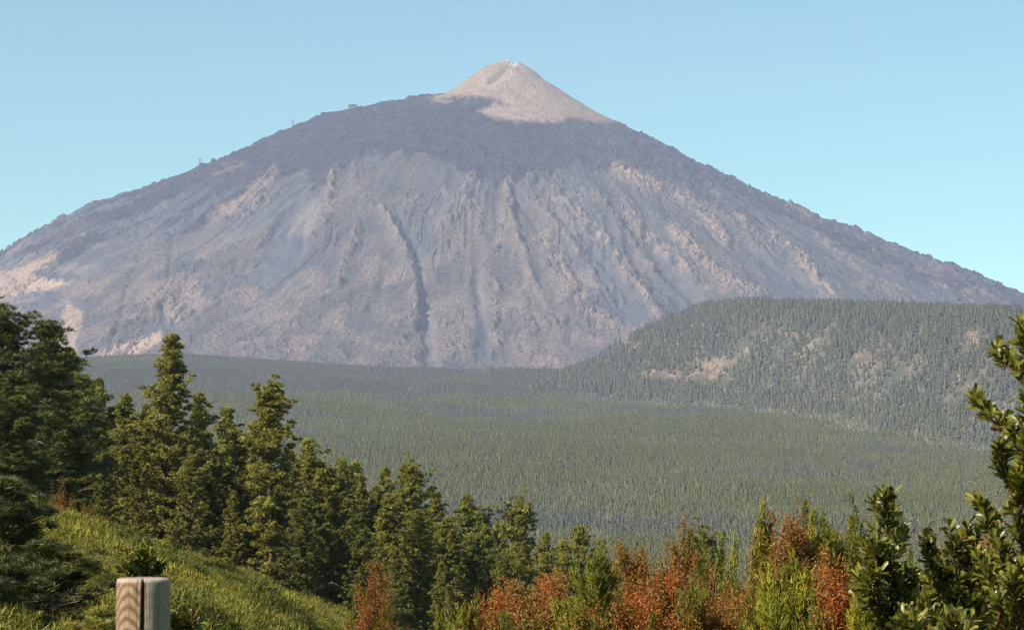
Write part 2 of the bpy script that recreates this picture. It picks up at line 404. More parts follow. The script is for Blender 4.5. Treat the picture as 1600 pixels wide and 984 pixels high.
def z_near(x, y):
    r2 = (x * x + y * y) / 144
    xe = np.clip(x, -160, 130)
    z = -1.16 - .379 * xe - .0857 * y + 1.16 * np.exp(-r2)
    k = sm(np.hypot(x, y), 25, 70)
    return z + (fbm(x / 22, y / 22, 3, 301) * 1.1 + fbm(x / 6, y / 6, 2, 305) * .3) * k
def g(x, y):
    x = np.asarray(x, float); y = np.asarray(y, float)
    b = sm(np.hypot(x, y), 380, 1250)
    zf = z_forest(x, np.maximum(y, 1300)); zn = z_near(x, y)
    z = zn * (1 - b) + zf * b
    w, zc = hill_w(x, y)
    z = np.where(w > 0, z + (np.maximum(zc, z) - z) * w, z)
    return z + np.where(w > .05, (fbm(x / 160, y / 160, 3, 401) * 14) * np.minimum(w, .6) * (w < .97), 0)

tg = np.concatenate([np.linspace(-.62, -.27, 12), np.linspace(-.26, .26, 330), np.linspace(.27, .62, 12)])
yg = axis([(700, 1900, 40), (1900, 7300, 16), (7300, 9901, 120)])
T, YY = np.meshgrid(tg, yg); xs = (T * YY).ravel(); ys = YY.ravel(); zs = g(xs, ys)
zs = np.where(ys > 8200, zs - (ys - 8200) * .25, zs)
gf = grid_faces(*T.shape); hw = hill_w(xs, ys)[0]
hm = (hw[gf].max(1) > 0.03)
fl = NT('forest_floor'); p = fl.pos(); n1 = fl.noise(p, 1 / 40, 4); n2 = fl.noise(p, 1 / 9, 3)
c = fl.mix(fl.step(n1, .4, .6), (.13, .12, .065), (.17, .145, .085))
fl.bsdf(fl.mix(fl.math('MULTIPLY', fl.attr('clear'), .9), c, (.34, .22, .17)), .95, .1, k=.9)
hl = NT('hill_sand'); p = hl.pos(); n1 = hl.noise(p, 1 / 55, 4); n2 = hl.noise(p, 1 / 8, 4, .6)
c = hl.mix(hl.step(n1, .38, .62), (.12, .095, .065), (.27, .195, .13))
c = hl.mix(hl.attr('bare'), hl.mix(hl.step(n1, .4, .6), (.085, .088, .06), (.15, .132, .10)), c)
hl.bsdf(hl.mix(hl.math('MULTIPLY', hl.step(n2, .5, .62), .5), c, (.10, .095, .06)), .95, .1, hl.bump(n2, 1.0, 5))
uv_, vv_ = proj(xs, ys, zs)
clear = np.exp(-((uv_ - 947) / 9) ** 2 - ((vv_ - 812) / 7) ** 2)
V = np.stack([xs, ys, zs], 1)
terr = tag(mesh('terrain', V, gf[~hm], fl.m, attrs=dict(clear=clear), smooth=True), 'wide valley floor rising to the mountain under pine forest', 'terrain', kind='structure')
used = np.unique(gf[hm]); remap = np.zeros(len(V), int); remap[used] = np.arange(len(used))
BARE = [(1050,588,60,9,1.2),(1100,572,32,14,1.2),(985,540,22,9,1.),(1150,600,30,9,.9),(1355,565,18,20,1.),(1500,595,18,9,1.),(1245,485,22,9,.9),(1250,520,60,10,.7),(1530,528,40,6,.8),(1075,512,26,9,.8),(895,578,8,7,1.2),(1300,618,50,8,.5),(1050,535,40,10,.6)]
hb = np.zeros(len(V)); hn = fbm(V[:, 0] / 45, V[:, 1] / 45, 4, 801)
for (a, b, ra, rb, s) in BARE: hb = np.maximum(hb, s * np.exp(-((uv_ - a) / ra) ** 2 - ((vv_ - b) / rb) ** 2))
hb = np.clip(sm(hb + hn * .5, .22, .48) + .8 * sm(hn, .28, .42) * sm(hw, .25, .5), 0, 1)
hill = tag(mesh('hill', V[used], remap[gf[hm]], hl.m, attrs=dict(bare=hb[used]), smooth=True), 'broad sandy hill scattered with pines below the volcano', 'hill', kind='structure')
# ------------------------------------------------------------------ far forest (one mass)
def blade_mesh(O, D, L, Wd, up=None, rnd=rng, quad=False, tipw=0.0):
    """a thin leaf per origin: triangle from a base edge to a tip; returns V, F"""
    D = D / np.linalg.norm(D, axis=1, keepdims=True)
    A = rnd.normal(size=D.shape); S = np.cross(D, A); S /= np.linalg.norm(S, axis=1, keepdims=True)
    L = np.broadcast_to(L, (len(O),))[:, None]; Wd = np.broadcast_to(Wd, (len(O),))[:, None]
    n = len(O); i = np.arange(n)
    if quad:   # lens-shaped leaf
        m = O + D * L * .45
        V = np.stack([O, m + S * Wd * .5, O + D * L, m - S * Wd * .5], 1).reshape(-1, 3)
        return V, np.stack([i * 4, i * 4 + 1, i * 4 + 2, i * 4 + 3], 1)
    V = np.stack([O - S * Wd * .5, O + S * Wd * .5, O + D * L], 1).reshape(-1, 3)
    return V, np.stack([i * 3, i * 3 + 1, i * 3 + 2], 1)

def unit(n, rnd=rng):
    d = rnd.normal(size=(n, 3)); return d / np.linalg.norm(d, axis=1, keepdims=True)

def tube(P, rad, k=5):
    """tube along a polyline"""
    P = np.asarray(P, float); rad = np.broadcast_to(rad, (len(P),))
    d = np.gradient(P, axis=0); d /= np.linalg.norm(d, axis=1, keepdims=True) + 1e-9
    ref = np.where(np.abs(d[:, 2:3]) > .9, np.array([[1., 0, 0]]), np.array([[0., 0, 1]]))
    a = np.cross(d, ref); a /= np.linalg.norm(a, axis=1, keepdims=True); b = np.cross(d, a)
    t = np.arange(k) / k * 2 * np.pi
    V = P[:, None] + rad[:, None, None] * (np.cos(t)[None, :, None] * a[:, None] + np.sin(t)[None, :, None] * b[:, None])
    n = len(P); i = np.arange(n * k).reshape(n, k); j = np.roll(i, -1, 1)
    F = np.stack([i[:-1], j[:-1], j[1:], i[1:]], -1).reshape(-1, 4)
    return V.reshape(-1, 3), F

class Acc:
    def __init__(s): s.V = []; s.F = {3: [], 4: []}; s.A = []; s.n = 0
    def add(s, V, F, tone=0.0):
        s.V.append(V); s.F[F.shape[1]].append(F + s.n); s.A.append(np.broadcast_to(tone, (len(V),)).astype(float)); s.n += len(V)
    def out(s): return np.concatenate(s.V), [np.concatenate(f) for f in s.F.values() if f], dict(tone=np.concatenate(s.A))

def foliage_mat(name, dark, mid, light, rough=.6, spec=.25, trans=.25, far=False, k=.74):
    m = NT(name)
    f = m.attr('tone')
    c = m.mix(m.step(f, 0, .5), dark, mid); c = m.mix(m.step(f, .5, 1), c, light)
    if far:
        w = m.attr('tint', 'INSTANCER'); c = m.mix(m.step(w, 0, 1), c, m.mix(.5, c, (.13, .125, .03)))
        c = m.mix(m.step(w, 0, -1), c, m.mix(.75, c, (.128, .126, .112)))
        o = m.n('ShaderNodeObjectInfo').outputs['Random']
        c = m.mix(m.math('MULTIPLY', m.step(o, .2, 1.0), .5), c, m.mix(1.0, c, (.55, .6, .6), 'MULTIPLY'))
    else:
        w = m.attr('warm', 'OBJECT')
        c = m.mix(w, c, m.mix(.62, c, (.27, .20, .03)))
        c = m.mix(m.attr('deep', 'OBJECT'), c, m.mix(1.0, c, (.25, .30, .34), 'MULTIPLY'))  # deep: crown self-shade painted in by darkening the needle colour
    return m.bsdf(c, rough, spec, None, trans, k)
bark = NT('pine_bark'); p = bark.pos((6, 6, 1.5), True); n1 = bark.noise(p, 1.5, 5, .65)
bark.bsdf(bark.mix(bark.step(n1, .35, .65), (.06, .04, .03), (.20, .135, .09)), .95, .1, bark.bump(n1, .8, .05))
M_FAR = foliage_mat('far_pine_needles', (.15, .154, .058), (.19, .193, .07), (.245, .24, .088), .8, .1, .2, True, .85)

lib = bpy.data.collections.new('forest_tree_kinds')
def far_tree(k):
    rd = np.random.default_rng(900 + k); A = Acc()
    H = 1.0; r0 = rd.uniform(.19, .28); z0 = rd.uniform(.05, .22); cone_ = rd.uniform(.45, .85)
    ks, kr = 7, 7
    tz = np.linspace(0, 1, kr); rr0 = r0 * np.clip((1 - tz) ** cone_ * (.8 + .25 * np.sin(tz * 15 + k)) + .015, .012, 1) * .82
    rr0[0] *= .35
    a = np.arange(ks) / ks * 6.283; J = rd.uniform(.72, 1.25, (kr, ks)); zz = z0 + (H - z0) * tz[:, None] * np.ones(ks) + rd.normal(0, .022, (kr, ks))
    V = np.stack([np.cos(a) * rr0[:, None] * J, np.sin(a) * rr0[:, None] * J, zz], -1).reshape(-1, 3)
    ii = np.arange(kr * ks).reshape(kr, ks); jj = np.roll(ii, -1, 1)
    A.add(V, np.stack([ii[:-1], jj[:-1], jj[1:], ii[1:]], -1).reshape(-1, 4), rd.uniform(.2, .8, kr * ks))
    n = 120
    t = rd.uniform(0, 1, n) ** .8; z = z0 + (H - z0) * t
    rad = r0 * np.clip((1 - t) ** cone_ * (.75 + .35 * np.sin(t * 19 + k)) + .03, .03, 1)
    ph = rd.uniform(0, 2 * np.pi, n); q = np.sqrt(rd.uniform(.25, 1, n))
    O = np.stack([np.cos(ph) * rad * q, np.sin(ph) * rad * q, z], 1)
    Nn = np.stack([np.cos(ph), np.sin(ph), np.full(n, .75)], 1) + rd.normal(size=(n, 3)) * .38
    Nn /= np.linalg.norm(Nn, axis=1, keepdims=True)
    D = np.cross(Nn, rd.normal(size=(n, 3))); D /= np.linalg.norm(D, axis=1, keepdims=True); S = np.cross(Nn, D)
    L = rd.uniform(.08, .13, n)[:, None]; O = O - D * L * .5
    V = np.stack([O - S * L * .4, O + S * L * .4, O + D * L], 1).reshape(-1, 3); F = np.arange(n * 3).reshape(-1, 3)
    A.add(V, F, np.repeat(rd.uniform(0, 1, n), 3))
    me = mesh('far_pine', *A.out()[:2], M_FAR, attrs=A.out()[2])
    COL.objects.unlink(me); lib.objects.link(me)
    return me
for k in range(8): far_tree(k)

def gn_scatter(name, P, scale, idx, coll, tint=None, zs=None):
    me = bpy.data.meshes.new(name); me.vertices.add(len(P)); me.vertices.foreach_set('co', np.asarray(P, np.float32).ravel())
    def fa(n, a): me.attributes.new(n, 'FLOAT', 'POINT').data.foreach_set('value', np.asarray(a, np.float32))
    fa('scl', scale); fa('rot', np.random.default_rng(5).uniform(0, 6.28, len(P))); fa('zsc', np.ones(len(P)) if zs is None else zs)
    fa('tint', np.zeros(len(P)) if tint is None else tint)
    me.attributes.new('pick', 'INT', 'POINT').data.foreach_set('value', np.asarray(idx, np.int32))
    o = bpy.data.objects.new(name, me); COL.objects.link(o)
    ng = bpy.data.node_groups.new(name, 'GeometryNodeTree')
    ng.interface.new_socket('Geometry', in_out='INPUT', socket_type='NodeSocketGeometry'); ng.interface.new_socket('Geometry', in_out='OUTPUT', socket_type='NodeSocketGeometry')
    N = ng.nodes.new; L = ng.links.new
    gi, go = N('NodeGroupInput'), N('NodeGroupOutput')
    mp = N('GeometryNodeMeshToPoints'); ip = N('GeometryNodeInstanceOnPoints'); ci = N('GeometryNodeCollectionInfo')
    ci.inputs['Collection'].default_value = coll; ci.inputs['Separate Children'].default_value = True; ci.inputs['Reset Children'].default_value = True
    def na(n, t):
        a = N('GeometryNodeInputNamedAttribute'); a.data_type = t; a.inputs['Name'].default_value = n
        return next(x for x in a.outputs if x.enabled and x.name == 'Attribute')
    cx = N('ShaderNodeCombineXYZ'); L(na('rot', 'FLOAT'), cx.inputs['Z'])
    cs = N('ShaderNodeCombineXYZ'); s = na('scl', 'FLOAT'); mu = N('ShaderNodeMath'); mu.operation = 'MULTIPLY'
    L(s, mu.inputs[0]); L(na('zsc', 'FLOAT'), mu.inputs[1]); L(s, cs.inputs[0]); L(s, cs.inputs[1]); L(mu.outputs[0], cs.inputs[2])
    L(gi.outputs[0], mp.inputs[0]); L(mp.outputs[0], ip.inputs['Points']); L(ci.outputs[0], ip.inputs['Instance'])
    ip.inputs['Pick Instance'].default_value = True; L(na('pick', 'INT'), ip.inputs['Instance Index'])
    L(cx.outputs[0], ip.inputs['Rotation']); L(cs.outputs[0], ip.inputs['Scale']); L(ip.outputs[0], go.inputs[0])
    md = o.modifiers.new('scatter', 'NODES'); md.node_group = ng
    return o

def jgrid(y0, y1, sp, tmax, rd):
    yy = np.arange(y0, y1, sp); P = []
    for y in yy:
        w = tmax * y; x = np.arange(-w, w, sp)
        P.append(np.stack([x + rd.uniform(-.5, .5, len(x)) * sp, y + rd.uniform(-.5, .5, len(x)) * sp], 1))
    return np.concatenate(P)
rd = np.random.default_rng(21)
P = np.concatenate([jgrid(1900, 4200, 6.2, .235, rd), jgrid(4200, 7150, 7.4, .235, rd)])
x, y = P.T; z = g(x, y); w = hill_w(x, y)[0]
u, v = proj(x, y, z)
dens = fbm(x / 150, y / 150, 3, 501)
clr = np.exp(-((u - 947) / 8) ** 2 - ((v - 813) / 6) ** 2)
bare = np.zeros(len(x))
for (a, b, ra, rb) in [(680,604,22,5),(650,610,30,4),(900,590,20,6),(1130,705,35,4)]: bare = np.maximum(bare, np.exp(-((u - a) / ra) ** 2 - ((v - b) / rb) ** 2))
keep = (w < .24) & (rd.uniform(0, 1, len(x)) > .08 + bare * .6) & (clr < .25)
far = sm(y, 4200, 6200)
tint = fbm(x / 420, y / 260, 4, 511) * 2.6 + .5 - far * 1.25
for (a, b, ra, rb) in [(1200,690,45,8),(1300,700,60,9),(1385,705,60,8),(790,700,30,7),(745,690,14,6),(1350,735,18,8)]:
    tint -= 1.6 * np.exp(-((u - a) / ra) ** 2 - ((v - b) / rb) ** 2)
sc_ = rd.uniform(6.2, 12.5, len(x)) * (1 + .25 * dens)
k = keep
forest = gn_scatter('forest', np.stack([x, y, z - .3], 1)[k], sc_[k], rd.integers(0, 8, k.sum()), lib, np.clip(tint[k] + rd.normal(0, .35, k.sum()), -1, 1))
tag(forest, 'endless pine forest covering the valley below the volcano', 'forest', kind='stuff')
print('forest', k.sum())
# the hill's pines: looser, with bare sand between
P = jgrid(3700, 7300, 9.5, .235, rd); x, y = P.T; w = hill_w(x, y)[0]; z = g(x, y); u, v = proj(x, y, z)
dn = fbm(x / 60, y / 75, 4, 521) * .9 + .25 * fbm(x / 300, y / 300, 2, 523)
bare = np.zeros(len(x))
for (a, b, ra, rb, s) in [(1040,590,50,7,1.5),(1100,575,32,14,1.4),(985,540,22,8,.9),(1130,598,24,8,1.3),(1085,600,40,8,1.2),(1355,565,18,20,.9),(1500,595,18,9,.8),(1245,485,20,9,.9),(1250,520,60,12,.6),(1530,528,40,5,.6),(1075,510,26,8,.8),(895,580,8,7,1.2),(1310,625,60,9,.6),(1180,600,40,12,.4)]:
    bare += s * np.exp(-((u - a) / ra) ** 2 - ((v - b) / rb) ** 2)
keep = (w > .05) & (dn - bare * .52 > -.22 + .25 * sm(x / y, .08, .2) * 0 + rd.uniform(-.32, .32, len(x)) - .18 * (w > .8)) & ~((u < 985) & (w > .88))
Q = jgrid(3700, 7300, 7.5, .235, rd); wq = hill_w(Q[:, 0], Q[:, 1])[0]; zq = g(Q[:, 0], Q[:, 1]); uq, vq = proj(Q[:, 0], Q[:, 1], zq); bq = np.zeros(len(Q))
for (a, b, ra, rb) in [(1040,590,50,6),(1100,575,30,12),(985,540,20,7),(1355,565,20,20),(1500,595,16,8),(1085,600,36,7)]: bq += np.exp(-((uq - a) / ra) ** 2 - ((vq - b) / rb) ** 2)
kq = (wq > .03) & (rd.uniform(0, 1, len(Q)) > .26 + bq * .3 + .5 * fbm(Q[:, 0] / 70, Q[:, 1] / 70, 3, 531)) & ~((uq < 985) & (wq > .9))
k = keep
PP = np.concatenate([np.stack([x, y, z - .3], 1)[k], np.stack([Q[:, 0], Q[:, 1], zq - 1.2], 1)[kq]])
hs = np.concatenate([rd.uniform(10, 22, k.sum()), rd.uniform(3.5, 8, kq.sum())])
k = np.ones(len(PP), bool)
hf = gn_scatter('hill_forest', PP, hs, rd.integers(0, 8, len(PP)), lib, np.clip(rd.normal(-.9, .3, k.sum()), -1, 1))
tag(hf, 'loose wood of dark pines scattered over the sandy hill', 'woodland', kind='stuff')
print('hill forest', k.sum())
# ------------------------------------------------------------------ single pines on the hill's left shoulder
M_RP = foliage_mat('hill_pine_needles', (.040, .055, .026), (.06, .078, .034), (.085, .10, .042), .8, .1, .2)
rp_src = []
for i, me in enumerate(list(lib.objects)[:4]):
    d = me.data.copy(); d.materials.clear(); d.materials.append(M_RP); rp_src.append(d)
RIDGE = [(872,15),(884,13),(893,16),(898,12),(938,13),(953,20),(962,22),(969,23),(984,19),(990,21),(1001,20),(1012,19),(1021,17)]
for i, (u, h) in enumerate(RIDGE):
    yc = float(np.interp(u, HF[:, 0], HF[:, 1])) + 700; x = (u - CU) / FPX * yc
    o = bpy.data.objects.new('ridge_pine', rp_src[i % 4]); COL.objects.link(o)
    o.location = (x, yc, float(g(np.array([x]), np.array([yc]))[0]) - .3); o.scale = (h, h, h); o.rotation_euler.z = i * 1.7
    tag(o, 'small dark pine standing clear on the sandy left shoulder of the far hill', 'pine', 'pines standing apart on the left shoulder of the hill')

# ------------------------------------------------------------------ near hillside
nx = np.unique(np.concatenate([np.linspace(-420, -90, 34), np.linspace(-90, 60, 151), np.linspace(60, 420, 37)]))
ny = np.unique(np.concatenate([np.linspace(-60, 0, 13), np.linspace(0, 330, 221), np.linspace(330, 700, 38)]))
XX, YY = np.meshgrid(nx, ny); xs = XX.ravel(); ys = YY.ravel()
gm = NT('hillside_soil'); p = gm.pos(); n1 = gm.noise(p, .35, 5); n2 = gm.noise(p, 3, 4)
c = gm.mix(gm.step(n1, .4, .6), (.12, .12, .025), (.16, .145, .035))
gm.bsdf(gm.mix(gm.math('MULTIPLY', gm.step(n2, .5, .65), .5), c, (.10, .075, .04)), .95, .1, gm.bump(n2, .6, .1))
ground = tag(mesh('ground', np.stack([xs, ys, g(xs, ys)], 1), grid_faces(*XX.shape), gm.m, smooth=True), 'green scrubby hillside falling away to the right', 'ground', kind='structure')
def gz(x, y): return float(g(np.array([x]), np.array([y]))[0])

def scrub_mat(name, a, b, c):
    m = NT(name); f = m.attr('tone'); k = m.mix(m.step(f, 0, .5), a, b); k = m.mix(m.step(f, .5, 1), k, c)
    w = m.attr('tint', 'INSTANCER')
    k = m.mix(m.step(w, 0, 1), k, m.mix(.5, k, (.17, .155, .035))); k = m.mix(m.step(w, 0, -1), k, m.mix(1.0, k, (.45, .55, .6), 'MULTIPLY'))
    return m.bsdf(k, .7, .2, None, .3)
def shag(O, D, Nn, L, wd, r):
    """needle blades lying shingle-wise on the surface whose outward direction is Nn"""
    Nn = Nn / np.linalg.norm(Nn, axis=1, keepdims=True)
    T = D - (D * Nn).sum(1, keepdims=True) * Nn + r.normal(size=D.shape) * .35
    T /= np.linalg.norm(T, axis=1, keepdims=True); Dd = T * .8 + Nn * r.uniform(.1, .8, (len(O), 1)); Dd /= np.linalg.norm(Dd, axis=1, keepdims=True)
    S = np.cross(Dd, Nn); S /= np.linalg.norm(S, axis=1, keepdims=True) + 1e-9
    L = L[:, None]
    V = np.stack([O - S * wd * .5, O + S * wd * .5, O + Dd * L], 1).reshape(-1, 3)
    return V, np.arange(len(V)).reshape(-1, 3)
M_SCR = scrub_mat('broom_scrub', (.19, .172, .018), (.305, .27, .03), (.42, .355, .06))
glib = bpy.data.collections.new('scrub_kinds')
for k in range(7):
    r2 = np.random.default_rng(40 + k); A = Acc(); n = 620
    rad = .42 * np.sqrt(r2.uniform(0, 1, n)); ph = r2.uniform(0, 6.28, n)
    O = np.stack([np.cos(ph) * rad, np.sin(ph) * rad, .42 * (1 - (rad / .42) ** 2) * r2.uniform(.6, 1, n)], 1)
    D = np.stack([np.cos(ph) * rad * 2.2, np.sin(ph) * rad * 2.2, np.full(n, .8)], 1) + r2.normal(size=(n, 3)) * .42
    V, F = shag(O, D, np.stack([O[:, 0] * 2, O[:, 1] * 2, np.full(n, .5)], 1) + r2.normal(size=(n, 3)) * .3, r2.uniform(.05, .115, n), .02, r2)
    A.add(V, F, np.repeat(r2.uniform(0, 1, n), 3))
    o = mesh('scrub_tuft', *A.out()[:2], M_SCR, attrs=A.out()[2]); COL.objects.unlink(o); glib.objects.link(o)
r2 = np.random.default_rng(77)
nn = 90000
y = 30 + (300 - 30) * r2.uniform(0, 1, nn) ** .7; t = r2.uniform(-.245, -.02, nn); x = t * y; z = g(x, y)
u, v = proj(x, y, z + .5)
k = (v < 1060) & (u > -60) & (u < 720)
# only what is not hidden behind its own slope
dn = fbm(x / 4, y / 6, 3, 601)
k &= r2.uniform(0, 1, nn) < .75 + .5 * dn
x, y, z, dn = x[k], y[k], z[k], dn[k]
mound = np.clip(fbm(x / 2.6, y / 4, 3, 605), -1, 1)
sc_ = r2.uniform(.6, 1.4, len(x)) * (1 + .4 * dn + 1.7 * np.clip(mound, 0, 1))
scrub = gn_scatter('hillside_scrub', np.stack([x, y, z - .05], 1), sc_, r2.integers(0, 7, len(x)), glib, np.clip(fbm(x / 7, y / 10, 3, 611) * 3.0 + .1 + r2.normal(0, .25, len(x)), -1, 1), r2.uniform(.7, 1.3, len(x)))
tag(scrub, 'yellow green broom and grass covering the open hillside', 'scrub', kind='stuff'); print('scrub', len(x))

# ------------------------------------------------------------------ pines
M_PINE = foliage_mat('pine_needles', (.08, .10, .013), (.21, .225, .022), (.42, .395, .042), .5, .3, .08)
def pine_parts(seed, H, profile, z0, dense=1.0, tuft=.25, nb=204, lump=.45, wid=.048, pad=.36):
    """profile: [(height fraction, crown radius in m)], lumpy whorls of needle tufts"""
    r = np.random.default_rng(seed); T, B, C = Acc(), Acc(), Acc()
    nz_ = 14; zz = np.linspace(0, H * .985, nz_)
    wob = np.cumsum(r.normal(0, .05, (nz_, 2)), 0) * H / 16; wob -= wob[0]
    axis_ = np.stack([wob[:, 0], wob[:, 1], zz], 1)
    r0 = .016 * H
    V, F = tube(axis_, np.linspace(1, .08, nz_) * r0, 7); T.add(V, F)
    pf = np.array(profile)
    z = z0 * H; tv, td, tt = [], [], []
    azl = r.uniform(0, 6.28)
    while z < H * .985:
        t = z / H; Rr = np.interp(t, pf[:, 0], pf[:, 1])
        nbr = r.integers(5, 8); a0 = r.uniform(0, 6.28)
        full = 1 - lump * (0.5 + 0.5 * math.sin(z * 2.1 + seed)) * r.uniform(.3, 1)
        for b in range(nbr):
            az = a0 + b * 6.28 / nbr + r.normal(0, .25)
            side = 1 + lump * .6 * math.sin(az * 2 + z * .8 + seed * 1.3)
            L = max(.25, Rr * r.uniform(.6, 1.12) * full * side)
            el = R(np.interp(t, [0, .5, .8, 1], [2, 20, 42, 68]) + r.normal(0, 7))
            zj = min(z + r.uniform(-.3, .3), H * .985); c0 = np.array([np.interp(zj, zz, axis_[:, 0]), np.interp(zj, zz, axis_[:, 1]), zj])
            d = np.array([math.cos(az) * math.cos(el), math.sin(az) * math.cos(el), math.sin(el)])
            s = np.linspace(0, 1, 6)[:, None]
            Pb = c0 + d * L * s + np.array([0, 0, 1]) * (.16 * L * s ** 2.2)
            V, F = tube(Pb, np.linspace(1, .3, 6) * (.012 + .012 * L) , 4); B.add(V, F)
            nc = max(1, int(round(L * 1.75 * dense)))
            ss = np.clip(1 - (np.arange(nc) + r.uniform(0, .8, nc)) / max(nc, 1) * .8, .15, 1)
            sidev = np.array([-math.sin(az), math.cos(az), 0])
            off = r.normal(0, 1, nc) * (.08 + .20 * L * (1.1 - ss)); up = np.abs(r.normal(0, .10, nc)) + .05
            pt = c0 + d * (L * ss)[:, None] + np.array([0, 0, 1]) * (.16 * L * ss ** 2.2 + up)[:, None] + sidev * off[:, None]
            bt = r.uniform(-.2, .2)
            tv.append(pt); td.append(np.tile(d * .5 + np.array([0, 0, .5]), (nc, 1))); tt.append(np.clip(r.uniform(.15, .85, nc) + bt, 0, 1))
        z += r.uniform(.38, .72) * (H / 16) ** .5 * np.interp(t, [0, .8, 1], [1.15, .85, .5])
    # leader
    tv.append(axis_[-1] + np.array([[0, 0, .0], [0, 0, .18], [0, 0, .32]])); td.append(np.tile([0, 0, 1.], (3, 1))); tt.append(np.array([.7, .8, .9]))
    O = np.concatenate(tv); D = np.concatenate(td); tn = np.concatenate(tt)
    # every pad is a handful of brush-like shoots: needles spray from points in a flat dome
    nsh = nb // 12; O = np.repeat(O, nsh, 0); D = np.repeat(D, nsh, 0); tn = np.repeat(tn, nsh)
    q = unit(len(O), r) * r.uniform(.2, 1, (len(O), 1)) ** .5 * pad; q[:, 2] = np.abs(q[:, 2]) * .6 - .05
    O = O + q; D = D * .35 + q / pad * .9 + np.array([0, 0, .3])
    out_ = np.repeat(q / pad + np.array([0, 0, .25]) + r.normal(size=q.shape) * .3, 12, 0)
    O = np.repeat(O, 12, 0); D = np.repeat(D, 12, 0); tn = np.repeat(tn + r.normal(0, .08, len(tn)), 12)
    d = D / np.linalg.norm(D, axis=1, keepdims=True) * .8 + r.normal(size=D.shape) * .5
    O = O + r.normal(size=O.shape) * .02
    V, F = shag(O, d, out_, r.uniform(.7, 1.15, len(O)) * tuft, wid, r)
    C.add(V, F, np.repeat(np.clip(tn + r.normal(0, .1, len(tn)), 0, 1), 3))
    return T, B, C

CONIC = [(.1, 2.6), (.3, 2.7), (.55, 2.1), (.8, 1.15), (.93, .6), (1, .2)]
BROAD = [(.1, 2.8), (.35, 3.3), (.6, 2.9), (.8, 2.0), (.93, 1.1), (1, .4)]
NARROW = [(.1, 1.7), (.35, 1.8), (.6, 1.4), (.85, .8), (.95, .45), (1, .15)]
BUSHY = [(.1, 2.2), (.4, 2.4), (.62, 1.7), (.75, 1.9), (.9, 1.6), (.97, 1.0), (1, .4)]
HERO_A = [(.05, 2.2), (.3, 3.3), (.5, 3.3), (.62, 2.5), (.7, 2.2), (.8, 1.75), (.9, 1.0), (.97, .6), (1, .25)]
HERO_B = [(.1, 1.2), (.2, 1.3), (.35, 2.0), (.5, 2.2), (.6, 1.5), (.7, 2.3), (.8, 1.9), (.9, 1.75), (.96, 1.2), (1, .5)]
kinds = {}
def kind(name, *a, **k):
    a = list(a); a[2] = [(t, q * (1.2 if 'hero' in name else 1.36)) for t, q in a[2]]
    T, B, C = pine_parts(*a, **k)
    kinds[name] = (a[1], (T, B, C), [None])
kind('c1', 101, 16, CONIC, .1); kind('c2', 102, 16, CONIC, .08); kind('c3', 103, 16, CONIC, .12, lump=.6)
kind('b1', 104, 16, BROAD, .1, lump=.6); kind('b2', 105, 16, BROAD, .08, lump=.55); kind('b3', 106, 16, BROAD, .1, lump=.7)
kind('n1', 107, 16, NARROW, .1); kind('n2', 108, 16, NARROW, .12, lump=.6)
kind('u1', 109, 16, BUSHY, .15, lump=.6); kind('u2', 110, 16, BUSHY, .12, lump=.7)
kind('heroA', 111, 18.5, HERO_A, .04, dense=1.15, lump=.5); kind('heroB', 112, 17, HERO_B, .12, lump=.75, dense=1.15)
kind('near', 113, 12, [(.05, 2.2), (.4, 2.5), (.65, 1.9), (.85, 1.2), (1, .35)], .05, nb=204, tuft=.22, wid=.026, dense=1.5, lump=.65)
kind('near2', 114, 12, [(.05, 2.4), (.4, 2.7), (.6, 2.2), (.8, 2.1), (.95, 1.3), (1, .5)], .05, nb=204, tuft=.22, wid=.026, dense=1.5, lump=.75)
kind('young', 115, 2.4, [(.05, .8), (.35, .85), (.6, .7), (.8, .5), (1, .18)], .05, nb=180, tuft=.13, wid=.013, dense=2.6, pad=.15, lump=.6)
def pine(k, u, v, Y, label, warm=0.0, deep=0.0, rz=None, group='pines on the near hillside', sx=1.0):
    H0, acc, cache = kinds[k]
    x = (u - CU) / FPX * Y; zb = gz(x, Y) - .15; zt = zpix(v, Y); H = zt - zb; s = H / H0
    e = empty('pine_tree', (x, Y, zb), label, 'pine', group, rz if rz is not None else random.Random(int(u * 7 + v)).uniform(0, 6.28), 1)
    sx = sx * 1.2 if sx < 1 else sx * 1.05
    e.scale = (s * sx, s * sx, s)
    nm = ('trunk', 'branches', 'crown'); mm = (bark.m, bark.m, M_PINE)
    if cache[0] is None:
        obs = []
        for n, a, m in zip(nm, acc, mm):
            V, F, A = a.out(); obs.append(mesh(n, V, F, m, e, attrs=A, smooth=(n != 'crown')))
        cache[0] = obs
    else:
        obs = []
        for src in cache[0]:
            c = src.copy(); COL.objects.link(c); c.parent = e; obs.append(c)
    obs[2]['warm'] = float(min(1, warm * 1.1 + .18)); obs[2]['deep'] = float(deep)  # deep sets how much shade is painted into this crown
    print('pine %s u%d H=%.1f s=%.2f' % (k, u, H, s))
    return e
